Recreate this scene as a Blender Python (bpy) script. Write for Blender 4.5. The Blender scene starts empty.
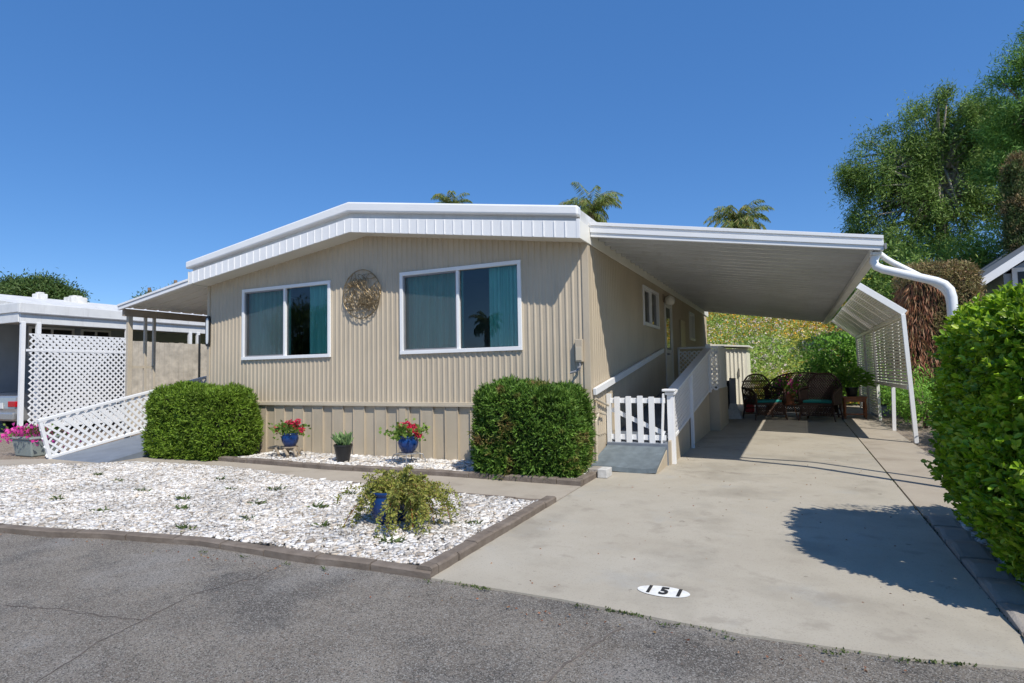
import bpy, math, random
import numpy as np
from mathutils import Vector, Matrix
random.seed(7); RNG = np.random.default_rng(11)
PI = math.pi
scene = bpy.context.scene
COL = scene.collection
SL = 0.015
def G(y): return SL * y if y < 12.5 else SL * 12.5

# ------------------------------------------------------------------ materials
def new_mat(name):
    m = bpy.data.materials.new(name); m.use_nodes = True
    nt = m.node_tree; b = nt.nodes['Principled BSDF']
    return m, nt, b
def N(nt, t, **kw):
    n = nt.nodes.new(t)
    for k, v in kw.items():
        if k in n.inputs: n.inputs[k].default_value = v
        else: setattr(n, k, v)
    return n
def c4(c): return (c[0], c[1], c[2], 1)
def coords(nt, scale=None, mode='Object'):
    tc = N(nt, 'ShaderNodeNewGeometry').outputs['Position'] if mode == 'World' else N(nt, 'ShaderNodeTexCoord').outputs[mode]
    if scale is None: return tc
    mp = N(nt, 'ShaderNodeMapping'); mp.inputs['Scale'].default_value = scale
    nt.links.new(tc, mp.inputs['Vector']); return mp.outputs['Vector']
def noise(nt, vec, scale, detail=4, rough=.55):
    n = N(nt, 'ShaderNodeTexNoise'); n.inputs['Scale'].default_value = scale
    n.inputs['Detail'].default_value = detail; n.inputs['Roughness'].default_value = rough
    nt.links.new(vec, n.inputs['Vector']); return n.outputs['Fac']
def ramp(nt, fac, stops):
    r = N(nt, 'ShaderNodeValToRGB'); els = r.color_ramp.elements
    while len(els) < len(stops): els.new(.5)
    for e, (p, c) in zip(els, stops): e.position = p; e.color = c4(c) if len(c) == 3 else c
    nt.links.new(fac, r.inputs['Fac']); return r.outputs['Color']
def mixc(nt, fac, a, b, mode='MIX'):
    m = N(nt, 'ShaderNodeMix'); m.data_type = 'RGBA'; m.blend_type = mode
    if isinstance(fac, (int, float)): m.inputs[0].default_value = fac
    else: nt.links.new(fac, m.inputs[0])
    for i, v in ((6, a), (7, b)):
        if isinstance(v, tuple): m.inputs[i].default_value = c4(v)
        else: nt.links.new(v, m.inputs[i])
    return m.outputs[2]
def bump(nt, b, h, strength=.3, dist=.02):
    bn = N(nt, 'ShaderNodeBump'); bn.inputs['Strength'].default_value = strength; bn.inputs['Distance'].default_value = dist
    nt.links.new(h, bn.inputs['Height']); nt.links.new(bn.outputs['Normal'], b.inputs['Normal'])
def paint(name, col, rough=.5, var=.12, scale=3, bmp=.0, metallic=0, dirt=None, bscale=60):
    m, nt, b = new_mat(name); v = coords(nt, mode='World')
    f = noise(nt, v, scale, 6)
    lo = tuple(x * (1 - var) for x in col); hi = tuple(min(1, x * (1 + var)) for x in col)
    c = ramp(nt, f, [(.3, lo), (.7, hi)])
    if dirt:
        vs = coords(nt, (5, 5, .8), 'World'); f2 = noise(nt, vs, 1.6, 5, .7)
        k = N(nt, 'ShaderNodeMapRange'); nt.links.new(f2, k.inputs[0]); k.inputs[1].default_value = .52; k.inputs[2].default_value = .78; k.inputs[4].default_value = dirt[1]
        c = mixc(nt, k.outputs[0], c, dirt[0])
    nt.links.new(c, b.inputs['Base Color']); b.inputs['Roughness'].default_value = rough; b.inputs['Metallic'].default_value = metallic
    if bmp: bump(nt, b, noise(nt, v, bscale, 3), bmp, .01)
    return m
def leaf_mat(name, cols, trans=.3, rough=.55, patch=None, pscale=2.0, spec=.3, tone=3.0):
    m, nt, b = new_mat(name)
    g = N(nt, 'ShaderNodeNewGeometry')
    n = len(cols); c = ramp(nt, g.outputs['Random Per Island'], [(i / max(1, n - 1), cc) for i, cc in enumerate(cols)])
    if patch:
        f = noise(nt, coords(nt, mode='World'), pscale, 3)
        k = N(nt, 'ShaderNodeMapRange'); nt.links.new(f, k.inputs[0]); k.inputs[1].default_value = patch[1]; k.inputs[2].default_value = patch[1] + .1; k.inputs[4].default_value = patch[2]
        c = mixc(nt, k.outputs[0], c, patch[0])
    f3 = noise(nt, coords(nt, mode='World'), tone, 4, .6); k3 = N(nt, 'ShaderNodeMapRange'); nt.links.new(f3, k3.inputs[0]); k3.inputs[1].default_value = .3; k3.inputs[2].default_value = .7; k3.inputs[3].default_value = .72; k3.inputs[4].default_value = 1.3
    vm = N(nt, 'ShaderNodeVectorMath', operation='SCALE'); nt.links.new(c, vm.inputs[0]); nt.links.new(k3.outputs[0], vm.inputs['Scale']); c = vm.outputs[0]
    nt.links.new(c, b.inputs['Base Color']); b.inputs['Roughness'].default_value = rough
    b.inputs['Specular IOR Level'].default_value = spec
    t = N(nt, 'ShaderNodeBsdfTranslucent'); nt.links.new(c, t.inputs['Color'])
    mx = N(nt, 'ShaderNodeMixShader'); mx.inputs[0].default_value = trans
    nt.links.new(b.outputs[0], mx.inputs[1]); nt.links.new(t.outputs[0], mx.inputs[2])
    nt.links.new(mx.outputs[0], nt.nodes['Material Output'].inputs['Surface'])
    return m
M = {}
M['siding'] = paint('beige siding', (.50, .42, .31), .5, .09, .9, .08, dirt=((.30, .25, .18), .4), bscale=18)
M['skirt'] = paint('beige skirting', (.47, .395, .29), .55, .07, 1.5, .08, dirt=((.27, .22, .16), .35))
M['trim'] = paint('beige trim', (.52, .45, .34), .5, .06, 2)
M['white'] = paint('white paint', (.80, .80, .80), .45, .03, 2)
M['white_old'] = paint('weathered white paint', (.72, .72, .71), .5, .07, 3, dirt=((.42, .40, .36), .4))
M['white_dirty'] = paint('stained white roofing', (.70, .69, .66), .6, .15, 4, dirt=((.38, .33, .26), .8))
M['offwhite'] = paint('cream metal', (.82, .79, .71), .45, .04, 2)
M['pan'] = paint('painted roof pan', (.60, .615, .63), .25, .08, 1.4, dirt=((.42, .41, .39), .4))
M['soffit'] = paint('cream soffit', (.70, .67, .60), .5, .04, 2)
M['brownbeam'] = paint('tan painted beam', (.33, .26, .19), .6, .12, 4)
M['tanpost'] = paint('tan painted post', (.50, .43, .33), .55, .08, 4)
M['glaze'] = paint('cobalt glaze', (.008, .035, .14), .12, .3, 9)
M['blackpl'] = paint('black plastic', (.015, .015, .016), .4, .2, 5)
M['blackmetal'] = paint('black metal', (.02, .02, .02), .4, .1, 5)
M['greymetal'] = paint('grey metal', (.25, .25, .26), .4, .1, 5)
M['greyplastic'] = paint('grey green planter', (.27, .31, .29), .55, .1, 4)
M['slate'] = paint('slate blue ramp paint', (.16, .185, .225), .6, .13, 4, .1)
M['rubber'] = paint('blue grey outdoor mat', (.13, .16, .18), .85, .2, 9, .4, bscale=140)
M['soil'] = paint('potting soil', (.05, .035, .022), .95, .3, 30, .5)
M['bark'] = paint('bark', (.17, .12, .08), .9, .4, 9, .8, bscale=25)
M['palebark'] = paint('pale bark', (.33, .29, .24), .85, .3, 9, .5, bscale=25)
M['wood'] = paint('weathered wood', (.50, .44, .35), .75, .25, 5, .3)
M['driftwood'] = paint('driftwood', (.30, .24, .17), .85, .35, 12, .5)
M['wicker'] = paint('dark brown wicker', (.055, .024, .014), .5, .4, 40, .4)
M['redwood'] = paint('red brown wood', (.26, .085, .03), .4, .3, 12)
M['teal'] = paint('teal cushion', (.01, .20, .18), .8, .1, 8)
M['terracotta'] = paint('terracotta', (.35, .13, .06), .8, .15, 8)
M['rock'] = paint('pale cinder block', (.55, .54, .52), .9, .15, 20, .4)
M['greywall'] = paint('grey blue wall', (.34, .385, .44), .6, .08, 3)
M['silver'] = paint('silver car paint', (.45, .46, .47), .25, .03, 3, metallic=.6)
M['tyre'] = paint('tyre rubber', (.02, .02, .02), .8, .1, 5)
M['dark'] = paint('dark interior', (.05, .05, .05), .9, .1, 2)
M['interior'] = paint('interior wall', (.30, .50, .48), .9, .05, 2)
M['signwhite'] = paint('white sign face', (.7, .72, .72), .4, .05, 5)
M['cream'] = paint('cream shed paint', (.88, .84, .72), .5, .03, 3)
M['pinkbin'] = paint('red cooler', (.55, .03, .05), .4, .1, 5)
M['bronze'] = paint('antique bronze wire', (.30, .22, .12), .35, .3, 20, metallic=.7)
M['lampglass'] = paint('frosted lamp glass', (.8, .78, .7), .2, .03, 5)
M['digit'] = paint('black stencil paint', (.02, .02, .02), .8, .4, 40)
M['padwhite'] = paint('white road paint', (.74, .73, .69), .8, .12, 25)
M['doorwhite'] = paint('white door paint', (.70, .70, .69), .45, .03, 3)
M['juniper'] = leaf_mat('juniper foliage', [(.13, .22, .018), (.20, .32, .03), (.075, .15, .014), (.27, .38, .05)], .25, .6, ((.20, .12, .05), .72, .35), 3.5)
M['shrub2'] = leaf_mat('shrub foliage', [(.07, .16, .02), (.11, .22, .03), (.17, .29, .045), (.04, .10, .014)], .25, .6, ((.24, .12, .06), .58, .75), 3.2)
M['box'] = leaf_mat('glossy hedge leaf', [(.15, .29, .012), (.25, .43, .018), (.36, .54, .035), (.08, .18, .01), (.46, .58, .06)], .35, .38, spec=.45)
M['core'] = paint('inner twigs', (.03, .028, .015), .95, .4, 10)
M['tree_a'] = leaf_mat('pepper tree foliage', [(.10, .19, .035), (.17, .28, .055), (.25, .36, .09), (.06, .12, .025)], .3, tone=1.1)
M['tree_b'] = leaf_mat('light green tree foliage', [(.25, .36, .055), (.34, .45, .08), (.17, .26, .035)], .35)
M['pine'] = leaf_mat('pine foliage', [(.07, .17, .025), (.12, .25, .04), (.19, .33, .06)], .2, tone=1.2)
M['darktree'] = leaf_mat('dark tree foliage', [(.05, .10, .025), (.08, .14, .035), (.12, .17, .05)], .25)
M['cypress'] = leaf_mat('cypress foliage', [(.07, .12, .03), (.10, .15, .04), (.15, .14, .055)], .15, patch=((.30, .19, .09), .50, .8), pscale=1.6)
M['browntwig'] = leaf_mat('dry hedge foliage', [(.30, .12, .06), (.20, .075, .04), (.36, .19, .10), (.18, .15, .06)], .1)
M['browntop'] = leaf_mat('dry hedge top', [(.30, .22, .10), (.20, .21, .07), (.36, .22, .12), (.26, .25, .10)], .15)
M['palm'] = leaf_mat('palm frond', [(.16, .24, .05), (.25, .29, .08), (.11, .17, .04), (.36, .28, .12)], .25)
M['cover'] = leaf_mat('hillside ground cover', [(.22, .34, .06), (.32, .43, .09), (.14, .22, .05), (.46, .50, .13), (.34, .34, .15)], .3)
M['bush'] = leaf_mat('bush foliage', [(.15, .33, .04), (.24, .45, .06), (.09, .22, .03)], .35)
M['succ'] = leaf_mat('pale strap leaf', [(.17, .28, .10), (.24, .36, .15), (.12, .22, .08)], .2)
M['fern'] = leaf_mat('olive trailing foliage', [(.28, .30, .055), (.38, .37, .09), (.18, .25, .045), (.38, .28, .10)], .3, patch=((.30, .16, .06), .60, .5), pscale=9)
M['geran'] = leaf_mat('geranium leaf', [(.10, .20, .03), (.16, .27, .05), (.25, .32, .07)], .3)
M['red'] = leaf_mat('crimson petals', [(.60, .015, .06), (.75, .03, .12), (.45, .01, .04)], .2)
M['pink'] = leaf_mat('magenta petals', [(.75, .06, .38), (.85, .12, .48), (.65, .04, .30)], .25)
M['purple'] = leaf_mat('lilac petals', [(.35, .22, .60), (.45, .32, .7)], .25)
M['yellow'] = leaf_mat('yellow petals', [(.75, .42, .02), (.85, .30, .02), (.8, .6, .05), (.8, .75, .6)], .25)
M['paleflower'] = leaf_mat('pale petals', [(.75, .62, .6), (.85, .8, .75), (.8, .5, .5)], .2)
M['litter'] = leaf_mat('dry litter', [(.16, .12, .07), (.10, .12, .04), (.24, .17, .09), (.08, .07, .05)], .1)
M['weed'] = leaf_mat('weed leaf', [(.06, .11, .025), (.11, .15, .04), (.05, .07, .02)], .25)
M['taillight'] = paint('red tail light', (.5, .01, .02), .1, .05, 3)

def ground_mat(name, cols, scale, speck=None, bs=.4, rough=.9, bscale=80, stain=None, crackscale=None):
    m, nt, b = new_mat(name); v = coords(nt, mode='World')
    f = noise(nt, v, scale, 8, .65)
    n = len(cols); c = ramp(nt, f, [(.28 + .44 * i / (n - 1), cc) for i, cc in enumerate(cols)])
    if stain:
        for (col, sc, th, wd, st, seed) in stain:
            mp = coords(nt, (1, 1, 1), 'World'); ad = N(nt, 'ShaderNodeVectorMath', operation='ADD'); ad.inputs[1].default_value = (seed, seed * 2, 0); nt.links.new(mp, ad.inputs[0])
            k = N(nt, 'ShaderNodeMapRange'); nt.links.new(noise(nt, ad.outputs[0], sc, 6, .6), k.inputs[0])
            k.inputs[1].default_value = th; k.inputs[2].default_value = th + wd; k.inputs[4].default_value = st
            c = mixc(nt, k.outputs[0], c, col)
    if speck:
        for (col, sc, th, st) in speck:
            vo = N(nt, 'ShaderNodeTexVoronoi'); vo.inputs['Scale'].default_value = sc; nt.links.new(v, vo.inputs['Vector'])
            sp = N(nt, 'ShaderNodeSeparateColor'); nt.links.new(vo.outputs['Color'], sp.inputs[0])
            k = N(nt, 'ShaderNodeMapRange'); nt.links.new(sp.outputs[0], k.inputs[0]); k.inputs[1].default_value = th; k.inputs[2].default_value = th + .08; k.inputs[4].default_value = st
            c = mixc(nt, k.outputs[0], c, col)
    nt.links.new(c, b.inputs['Base Color']); b.inputs['Roughness'].default_value = rough
    b.inputs['Specular IOR Level'].default_value = .25
    h = noise(nt, v, bscale, 4, .7); bump(nt, b, h, bs, .012)
    return m
M['asphalt'] = ground_mat('worn asphalt', [(.18, .155, .128), (.25, .218, .18), (.31, .275, .23)], 2.2,
    speck=[((.46, .44, .40), 210, .78, .8), ((.045, .045, .045), 190, .74, .75), ((.34, .31, .27), 95, .86, .6), ((.30, .17, .10), 75, .965, .6)], bs=.9, bscale=190,
    stain=[((.095, .088, .082), .8, .52, .10, .65, 3.3), ((.12, .11, .10), 2.6, .56, .08, .5, 13.3), ((.34, .32, .295), .9, .55, .12, .6, 9.1), ((.06, .06, .06), 5, .66, .05, .5, 5.7)])
M['concrete'] = ground_mat('driveway concrete', [(.37, .33, .265), (.41, .37, .30), (.44, .40, .33)], 1.6,
    speck=[((.27, .24, .2), 160, .88, .4)], bs=.25, bscale=120,
    stain=[((.26, .235, .19), .9, .52, .12, .5, 2.2), ((.43, .40, .34), .8, .54, .18, .4, 7.7), ((.36, .36, .34), 2.0, .58, .12, .35, 4.4), ((.24, .21, .17), 3.5, .58, .10, .4, 12.8), ((.17, .15, .12), 9, .68, .04, .6, 8.8)])
M['walk'] = ground_mat('walk concrete', [(.36, .31, .25), (.42, .37, .30)], 2.5, speck=[((.3, .26, .2), 150, .88, .4)], bs=.3,
    stain=[((.25, .21, .165), 1.6, .55, .12, .5, 6.1)])
M['edging'] = ground_mat('edging block', [(.13, .105, .085), (.19, .155, .125), (.25, .21, .175)], 6, bs=.7, bscale=70)
M['edging2'] = ground_mat('grey edging block', [(.28, .25, .22), (.38, .345, .31)], 6, bs=.7, bscale=70)
M['stones'] = leaf_mat('white marble chip', [(.62, .60, .57), (.80, .78, .75), (.42, .38, .33), (.72, .68, .63), (.24, .20, .16), (.76, .75, .73), (.50, .42, .33), (.70, .69, .68)], .0, .85, tone=1.2)
M['stonebase'] = ground_mat('stone dust', [(.20, .185, .16), (.34, .32, .29)], 30, bs=.8)
M['dirt'] = ground_mat('brown gravel soil', [(.16, .125, .09), (.24, .19, .145), (.30, .25, .20)], 5, speck=[((.42, .38, .33), 70, .8, .6)], bs=.9, bscale=60)
M['earth'] = ground_mat('dry earth', [(.17, .14, .09), (.24, .20, .13)], 1, bs=.5)
M['hill'] = ground_mat('flowering hillside', [(.17, .30, .05), (.24, .38, .07), (.36, .45, .09)], 1.2, bs=.8, bscale=14,
    stain=[((.62, .46, .05), .35, .50, .1, .75, 1.3), ((.60, .28, .04), .5, .56, .06, .7, 6.3), ((.05, .09, .02), 1.6, .58, .08, .7, 3.9)],
    speck=[((.5, .5, .35), 8, .9, .6), ((.6, .4, .05), 6, .88, .7)])

def glass_mat(name, tint, refl=.9):
    m, nt, b = new_mat(name)
    fr = N(nt, 'ShaderNodeFresnel'); fr.inputs[0].default_value = 1.85
    tr = N(nt, 'ShaderNodeBsdfTransparent'); tr.inputs[0].default_value = c4(tint)
    gl = N(nt, 'ShaderNodeBsdfGlossy'); gl.inputs['Roughness'].default_value = .015
    mx = N(nt, 'ShaderNodeMixShader'); nt.links.new(fr.outputs[0], mx.inputs[0]); nt.links.new(tr.outputs[0], mx.inputs[1]); nt.links.new(gl.outputs[0], mx.inputs[2])
    nt.links.new(mx.outputs[0], nt.nodes['Material Output'].inputs['Surface']); return m
M['glass'] = glass_mat('window glass', (.93, .97, .96))
M['darkglass'] = glass_mat('dark window glass', (.25, .28, .28))
def screen_mat():
    m, nt, b = new_mat('insect screen mesh')
    b.inputs['Base Color'].default_value = (.14, .145, .14, 1); b.inputs['Roughness'].default_value = .8
    tr = N(nt, 'ShaderNodeBsdfTransparent'); mx = N(nt, 'ShaderNodeMixShader'); mx.inputs[0].default_value = .30
    nt.links.new(tr.outputs[0], mx.inputs[1]); nt.links.new(b.outputs[0], mx.inputs[2]); nt.links.new(mx.outputs[0], nt.nodes['Material Output'].inputs['Surface']); return m
M['screen'] = screen_mat()
def curtain_mat():
    m, nt, b = new_mat('teal curtain cloth')
    c = ramp(nt, noise(nt, coords(nt, (14, 1, .6), 'World'), 1.4, 4), [(.3, (.18, .60, .54)), (.7, (.34, .84, .76))])
    nt.links.new(c, b.inputs['Base Color']); b.inputs['Roughness'].default_value = .85; return m
M['curtain'] = curtain_mat()

# ------------------------------------------------------------------ helpers
def tag(o, label=None, cat=None, group=None, kind=None):
    if label: o['label'] = label
    if cat: o['category'] = cat
    if group: o['group'] = group
    if kind: o['kind'] = kind
    return o
def thing(name, loc, label, cat, group=None):
    o = bpy.data.objects.new(name, None); COL.objects.link(o); o.location = loc; o.empty_display_size = .2
    return tag(o, label, cat, group)
def wloc(o):
    v = Vector((0, 0, 0))
    while o is not None: v = v + o.location; o = o.parent
    return v
def mk(name, V, F, mat, parent=None, smooth=False, origin=None, mats=None):
    """V: (n,3) world coords; F: list of tuples or (m,k) array. One mesh object."""
    V = np.asarray(V, dtype=np.float64)
    if parent is not None: off = np.array(wloc(parent))
    elif origin is not None: off = np.array(origin, float)
    else: off = np.array([(V[:, 0].min() + V[:, 0].max()) / 2, (V[:, 1].min() + V[:, 1].max()) / 2, V[:, 2].min()])
    me = bpy.data.meshes.new(name)
    if isinstance(F, np.ndarray):
        k = F.shape[1]; n = F.shape[0]
        me.vertices.add(len(V)); me.vertices.foreach_set('co', (V - off).ravel())
        me.loops.add(n * k); me.loops.foreach_set('vertex_index', F.ravel().astype(np.int32))
        me.polygons.add(n); me.polygons.foreach_set('loop_start', np.arange(0, n * k, k, dtype=np.int32))
        me.update(calc_edges=True); me.validate()
    else:
        me.from_pydata([tuple(v) for v in (V - off)], [], F); me.update()
    if smooth:
        me.polygons.foreach_set('use_smooth', [True] * len(me.polygons))
    me.materials.append(M[mat] if isinstance(mat, str) else mat)
    o = bpy.data.objects.new(name, me); COL.objects.link(o)
    if parent is not None: o.parent = parent
    else: o.location = tuple(off)
    return o
class MB:
    def __init__(s): s.v = []; s.f = []
    def add(s, vs, fs):
        n = len(s.v); s.v += [tuple(v) for v in vs]; s.f += [tuple(i + n for i in f) for f in fs]; return s
    def box(s, x0, x1, y0, y1, z0, z1, sh=None):
        vs = [(x, y, z) for z in (z0, z1) for (x, y) in ((x0, y0), (x1, y0), (x1, y1), (x0, y1))]
        if sh: vs = [sh(v) for v in vs]
        return s.add(vs, [(3, 2, 1, 0), (4, 5, 6, 7), (0, 1, 5, 4), (1, 2, 6, 5), (2, 3, 7, 6), (3, 0, 4, 7)])
    def bar(s, p0, p1, w, t, up=(0, 0, 1)):
        p0 = Vector(p0); p1 = Vector(p1); d = (p1 - p0).normalized(); u = Vector(up)
        a = d.cross(u)
        if a.length < 1e-4: a = d.cross(Vector((1, 0, 0)))
        a.normalize(); b = a.cross(d).normalized(); a = a * w / 2; b = b * t / 2
        vs = [p + q for p in (p0, p1) for q in (-a - b, a - b, a + b, -a + b)]
        return s.add(vs, [(3, 2, 1, 0), (4, 5, 6, 7), (0, 1, 5, 4), (1, 2, 6, 5), (2, 3, 7, 6), (3, 0, 4, 7)])
    def tube(s, pts, r, n=8, caps=True):
        pts = [Vector(p) for p in pts]; rs = r if isinstance(r, (list, tuple)) else [r] * len(pts)
        base = len(s.v); prev = None
        for i, p in enumerate(pts):
            d = (pts[min(i + 1, len(pts) - 1)] - pts[max(i - 1, 0)]).normalized()
            if prev is None:
                a = d.cross(Vector((0, 0, 1)));
                if a.length < 1e-3: a = d.cross(Vector((1, 0, 0)))
            else: a = prev - d * prev.dot(d)
            a.normalize(); prev = a; b = d.cross(a)
            for k in range(n):
                t = 2 * PI * k / n; s.v.append(tuple(p + (a * math.cos(t) + b * math.sin(t)) * rs[i]))
        for i in range(len(pts) - 1):
            for k in range(n):
                a0 = base + i * n + k; a1 = base + i * n + (k + 1) % n
                s.f.append((a0, a1, a1 + n, a0 + n))
        if caps:
            s.f.append(tuple(base + k for k in reversed(range(n)))); s.f.append(tuple(base + (len(pts) - 1) * n + k for k in range(n)))
        return s
    def lathe(s, prof, c=(0, 0, 0), n=24, sx=1, sy=1):
        base = len(s.v)
        for (r, z) in prof:
            for k in range(n):
                t = 2 * PI * k / n; s.v.append((c[0] + r * math.cos(t) * sx, c[1] + r * math.sin(t) * sy, c[2] + z))
        for i in range(len(prof) - 1):
            for k in range(n):
                a = base + i * n + k; b = base + i * n + (k + 1) % n; s.f.append((a, b, b + n, a + n))
        s.f.append(tuple(base + k for k in reversed(range(n)))); s.f.append(tuple(base + (len(prof) - 1) * n + k for k in range(n)))
        return s
    def prism(s, poly, off):
        """poly: list of 3D points, off: extrusion vector"""
        n = len(poly); vs = [tuple(p) for p in poly] + [tuple(Vector(p) + Vector(off)) for p in poly]
        fs = [tuple(range(n)), tuple(reversed(range(n, 2 * n)))] + [((i + 1) % n, i, i + n, (i + 1) % n + n) for i in range(n)]
        return s.add(vs, fs)
    def build(s, name, mat, parent=None, smooth=False, origin=None, bevel=0):
        o = mk(name, s.v, s.f, mat, parent, smooth, origin)
        if bevel:
            b = o.modifiers.new('bevel', 'BEVEL'); b.width = bevel; b.segments = 2; b.limit_method = 'ANGLE'; b.angle_limit = math.radians(40)
        return o
def copy_tree(o, parent=None):
    c = o.copy(); COL.objects.link(c); c.parent = parent
    for ch in list(o.children): copy_tree(ch, c)
    return c
def slab(name, poly, off, th, mat, kind='structure', label=None, cat=None, parent=None):
    mb = MB(); mb.prism([(x, y, G(y) + off - th) for x, y in poly], (0, 0, th))
    # orientation: fix normals with bmesh
    o = mb.build(name, mat, parent)
    import bmesh
    bm = bmesh.new(); bm.from_mesh(o.data); bmesh.ops.recalc_face_normals(bm, faces=bm.faces); bm.to_mesh(o.data); bm.free()
    if kind: o['kind'] = kind
    if label: tag(o, label, cat)
    return o
def unit(a): return a / (np.linalg.norm(a, axis=1, keepdims=True) + 1e-9)
def rand_unit(n, rng=RNG): return unit(rng.normal(size=(n, 3)))
def leaf_quads(C, D, L, W, rng=RNG, fold=.25, curve=0., ref=None):
    """diamond leaves at C with direction D; returns V, F"""
    n = len(C); D = unit(D); R = unit(np.cross(D, rand_unit(n, rng) if ref is None else ref + .7 * rand_unit(n, rng))); U = np.cross(R, D)
    L = np.broadcast_to(np.asarray(L, float), (n,))[:, None]; W = np.broadcast_to(np.asarray(W, float), (n,))[:, None]
    b = C; m = C + D * L * .45
    l = m + R * W * .5 + U * W * fold; r = m - R * W * .5 + U * W * fold; t = C + D * L - np.array([0, 0, 1]) * L * curve
    V = np.stack([b, r, t, l], 1).reshape(-1, 3); F = np.arange(4 * n).reshape(n, 4)
    return V, F
def leaf_fold(C, D, L, W, rng=RNG, upbias=None, nref=None):
    """6-vert folded leaves: nicer close to the camera"""
    n = len(C); D = unit(D); ref = (rand_unit(n, rng) if nref is None else unit(nref + .75 * rand_unit(n, rng)))
    R = unit(np.cross(D, ref)); U = np.cross(R, D)
    L = np.broadcast_to(np.asarray(L, float), (n,))[:, None]; W = np.broadcast_to(np.asarray(W, float), (n,))[:, None]
    b = C; t = C + D * L - U * L * .12
    l1 = C + D * L * .35 + R * W * .42 + U * W * .16; l2 = C + D * L * .72 + R * W * .40 + U * W * .12
    r1 = C + D * L * .35 - R * W * .42 + U * W * .16; r2 = C + D * L * .72 - R * W * .40 + U * W * .12
    V = np.stack([b, l1, l2, t, r2, r1], 1).reshape(-1, 3); i = np.arange(n)[:, None] * 6
    F = np.concatenate([i + np.array([[0, 3, 2, 1]]), i + np.array([[0, 5, 4, 3]])], 1).reshape(-1, 4)
    return V, F
def cat_mesh(parts):
    Vs = []; Fs = []; k = 0
    for V, F in parts: Vs.append(V); Fs.append(F + k); k += len(V)
    return np.concatenate(Vs), np.concatenate(Fs)
def rboxshell(n, c, h, p=5, depth=.15, lump=.06, rng=RNG, faces=(1, 1, 1, 1, 1, 0), lf=4.):
    """points through the outer shell of a rounded box; returns points and outward dirs"""
    d = rand_unit(n * 2, rng); c = np.array(c); h = np.array(h)
    q = rng.uniform(-1, 1, size=(n, 3)); ax = rng.choice(3, n, p=np.array([h[1] * h[2], h[0] * h[2], h[0] * h[1]]) / (h[1] * h[2] + h[0] * h[2] + h[0] * h[1])); sg = rng.choice([-1, 1], n)
    q[np.arange(n), ax] = sg
    r = (np.abs(q) ** p).sum(1) ** (1 / p); q = q / r[:, None]
    nrm = unit(np.sign(q) * np.abs(q) ** (p - 1) / h)
    P = q * h
    lm = (np.sin(P[:, 0] * lf + 1.3 + P[:, 2] * 2) * np.sin(P[:, 1] * lf * 1.1 + 2.1) + np.sin(P[:, 2] * lf * 1.3 + P[:, 0] * lf * .7) * .7 + .5 * np.sin(P[:, 0] * lf * 2.7 + P[:, 1] * 9 + P[:, 2] * lf * 2.2)) * lump
    dep = np.abs(rng.normal(0, depth, n))
    P = P + nrm * (lm - dep + depth * .5)[:, None]
    return P + c, nrm

# ------------------------------------------------------------------ camera, light
r_ = dict(cx=2.3903, cy=-7.41416, cz=1.26194, yaw=.4421, pitch=.0546, roll=-.01761, f=590.85)
cy_, cp_ = r_['yaw'], r_['pitch']
fw = Vector((-math.sin(cy_) * math.cos(cp_), math.cos(cy_) * math.cos(cp_), math.sin(cp_)))
rt = Vector((math.cos(cy_), math.sin(cy_), 0)); up = rt.cross(fw)
rt2 = rt * math.cos(r_['roll']) + up * math.sin(r_['roll']); up2 = -rt * math.sin(r_['roll']) + up * math.cos(r_['roll'])
cam = bpy.data.cameras.new('camera'); co = bpy.data.objects.new('camera', cam); COL.objects.link(co)
cam.sensor_width = 36; cam.lens = r_['f'] * 36 / 1024; cam.clip_end = 1000; cam.clip_start = .05
mat = Matrix((rt2, up2, -fw)).transposed().to_4x4(); mat.translation = (r_['cx'], r_['cy'], r_['cz']); co.matrix_world = mat
scene.camera = co
S = Vector((.53, -.405, .80)).normalized()
sun = bpy.data.lights.new('sun', 'SUN'); so = bpy.data.objects.new('sun', sun); COL.objects.link(so)
so.rotation_euler = S.to_track_quat('Z', 'Y').to_euler(); sun.energy = 3.6; sun.angle = math.radians(.55); sun.color = (1, .95, .86)
w = bpy.data.worlds.new('World'); scene.world = w; w.use_nodes = True
sk = w.node_tree.nodes.new('ShaderNodeTexSky'); sk.sky_type = 'NISHITA'; sk.sun_disc = False
sk.sun_elevation = math.asin(S.z); sk.sun_rotation = math.atan2(S.x, S.y); sk.altitude = 1200; sk.air_density = .85; sk.dust_density = 0; sk.ozone_density = 2.2
hs = w.node_tree.nodes.new('ShaderNodeHueSaturation'); hs.inputs['Saturation'].default_value = 1.2; hs.inputs['Hue'].default_value = .498; w.node_tree.links.new(sk.outputs[0], hs.inputs['Color'])
bg = w.node_tree.nodes['Background']; mxs = w.node_tree.nodes.new('ShaderNodeMix'); mxs.data_type = 'RGBA'; mxs.inputs[0].default_value = .55; mxs.inputs[7].default_value = (.30, .98, 2.75, 1)
w.node_tree.links.new(hs.outputs[0], mxs.inputs[6]); w.node_tree.links.new(mxs.outputs[2], bg.inputs[0]); bg.inputs[1].default_value = .15
vs = scene.view_settings; vs.view_transform = 'Standard'; vs.look = 'None'; vs.exposure = .42; vs.gamma = 1; vs.use_curve_mapping = False

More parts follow.
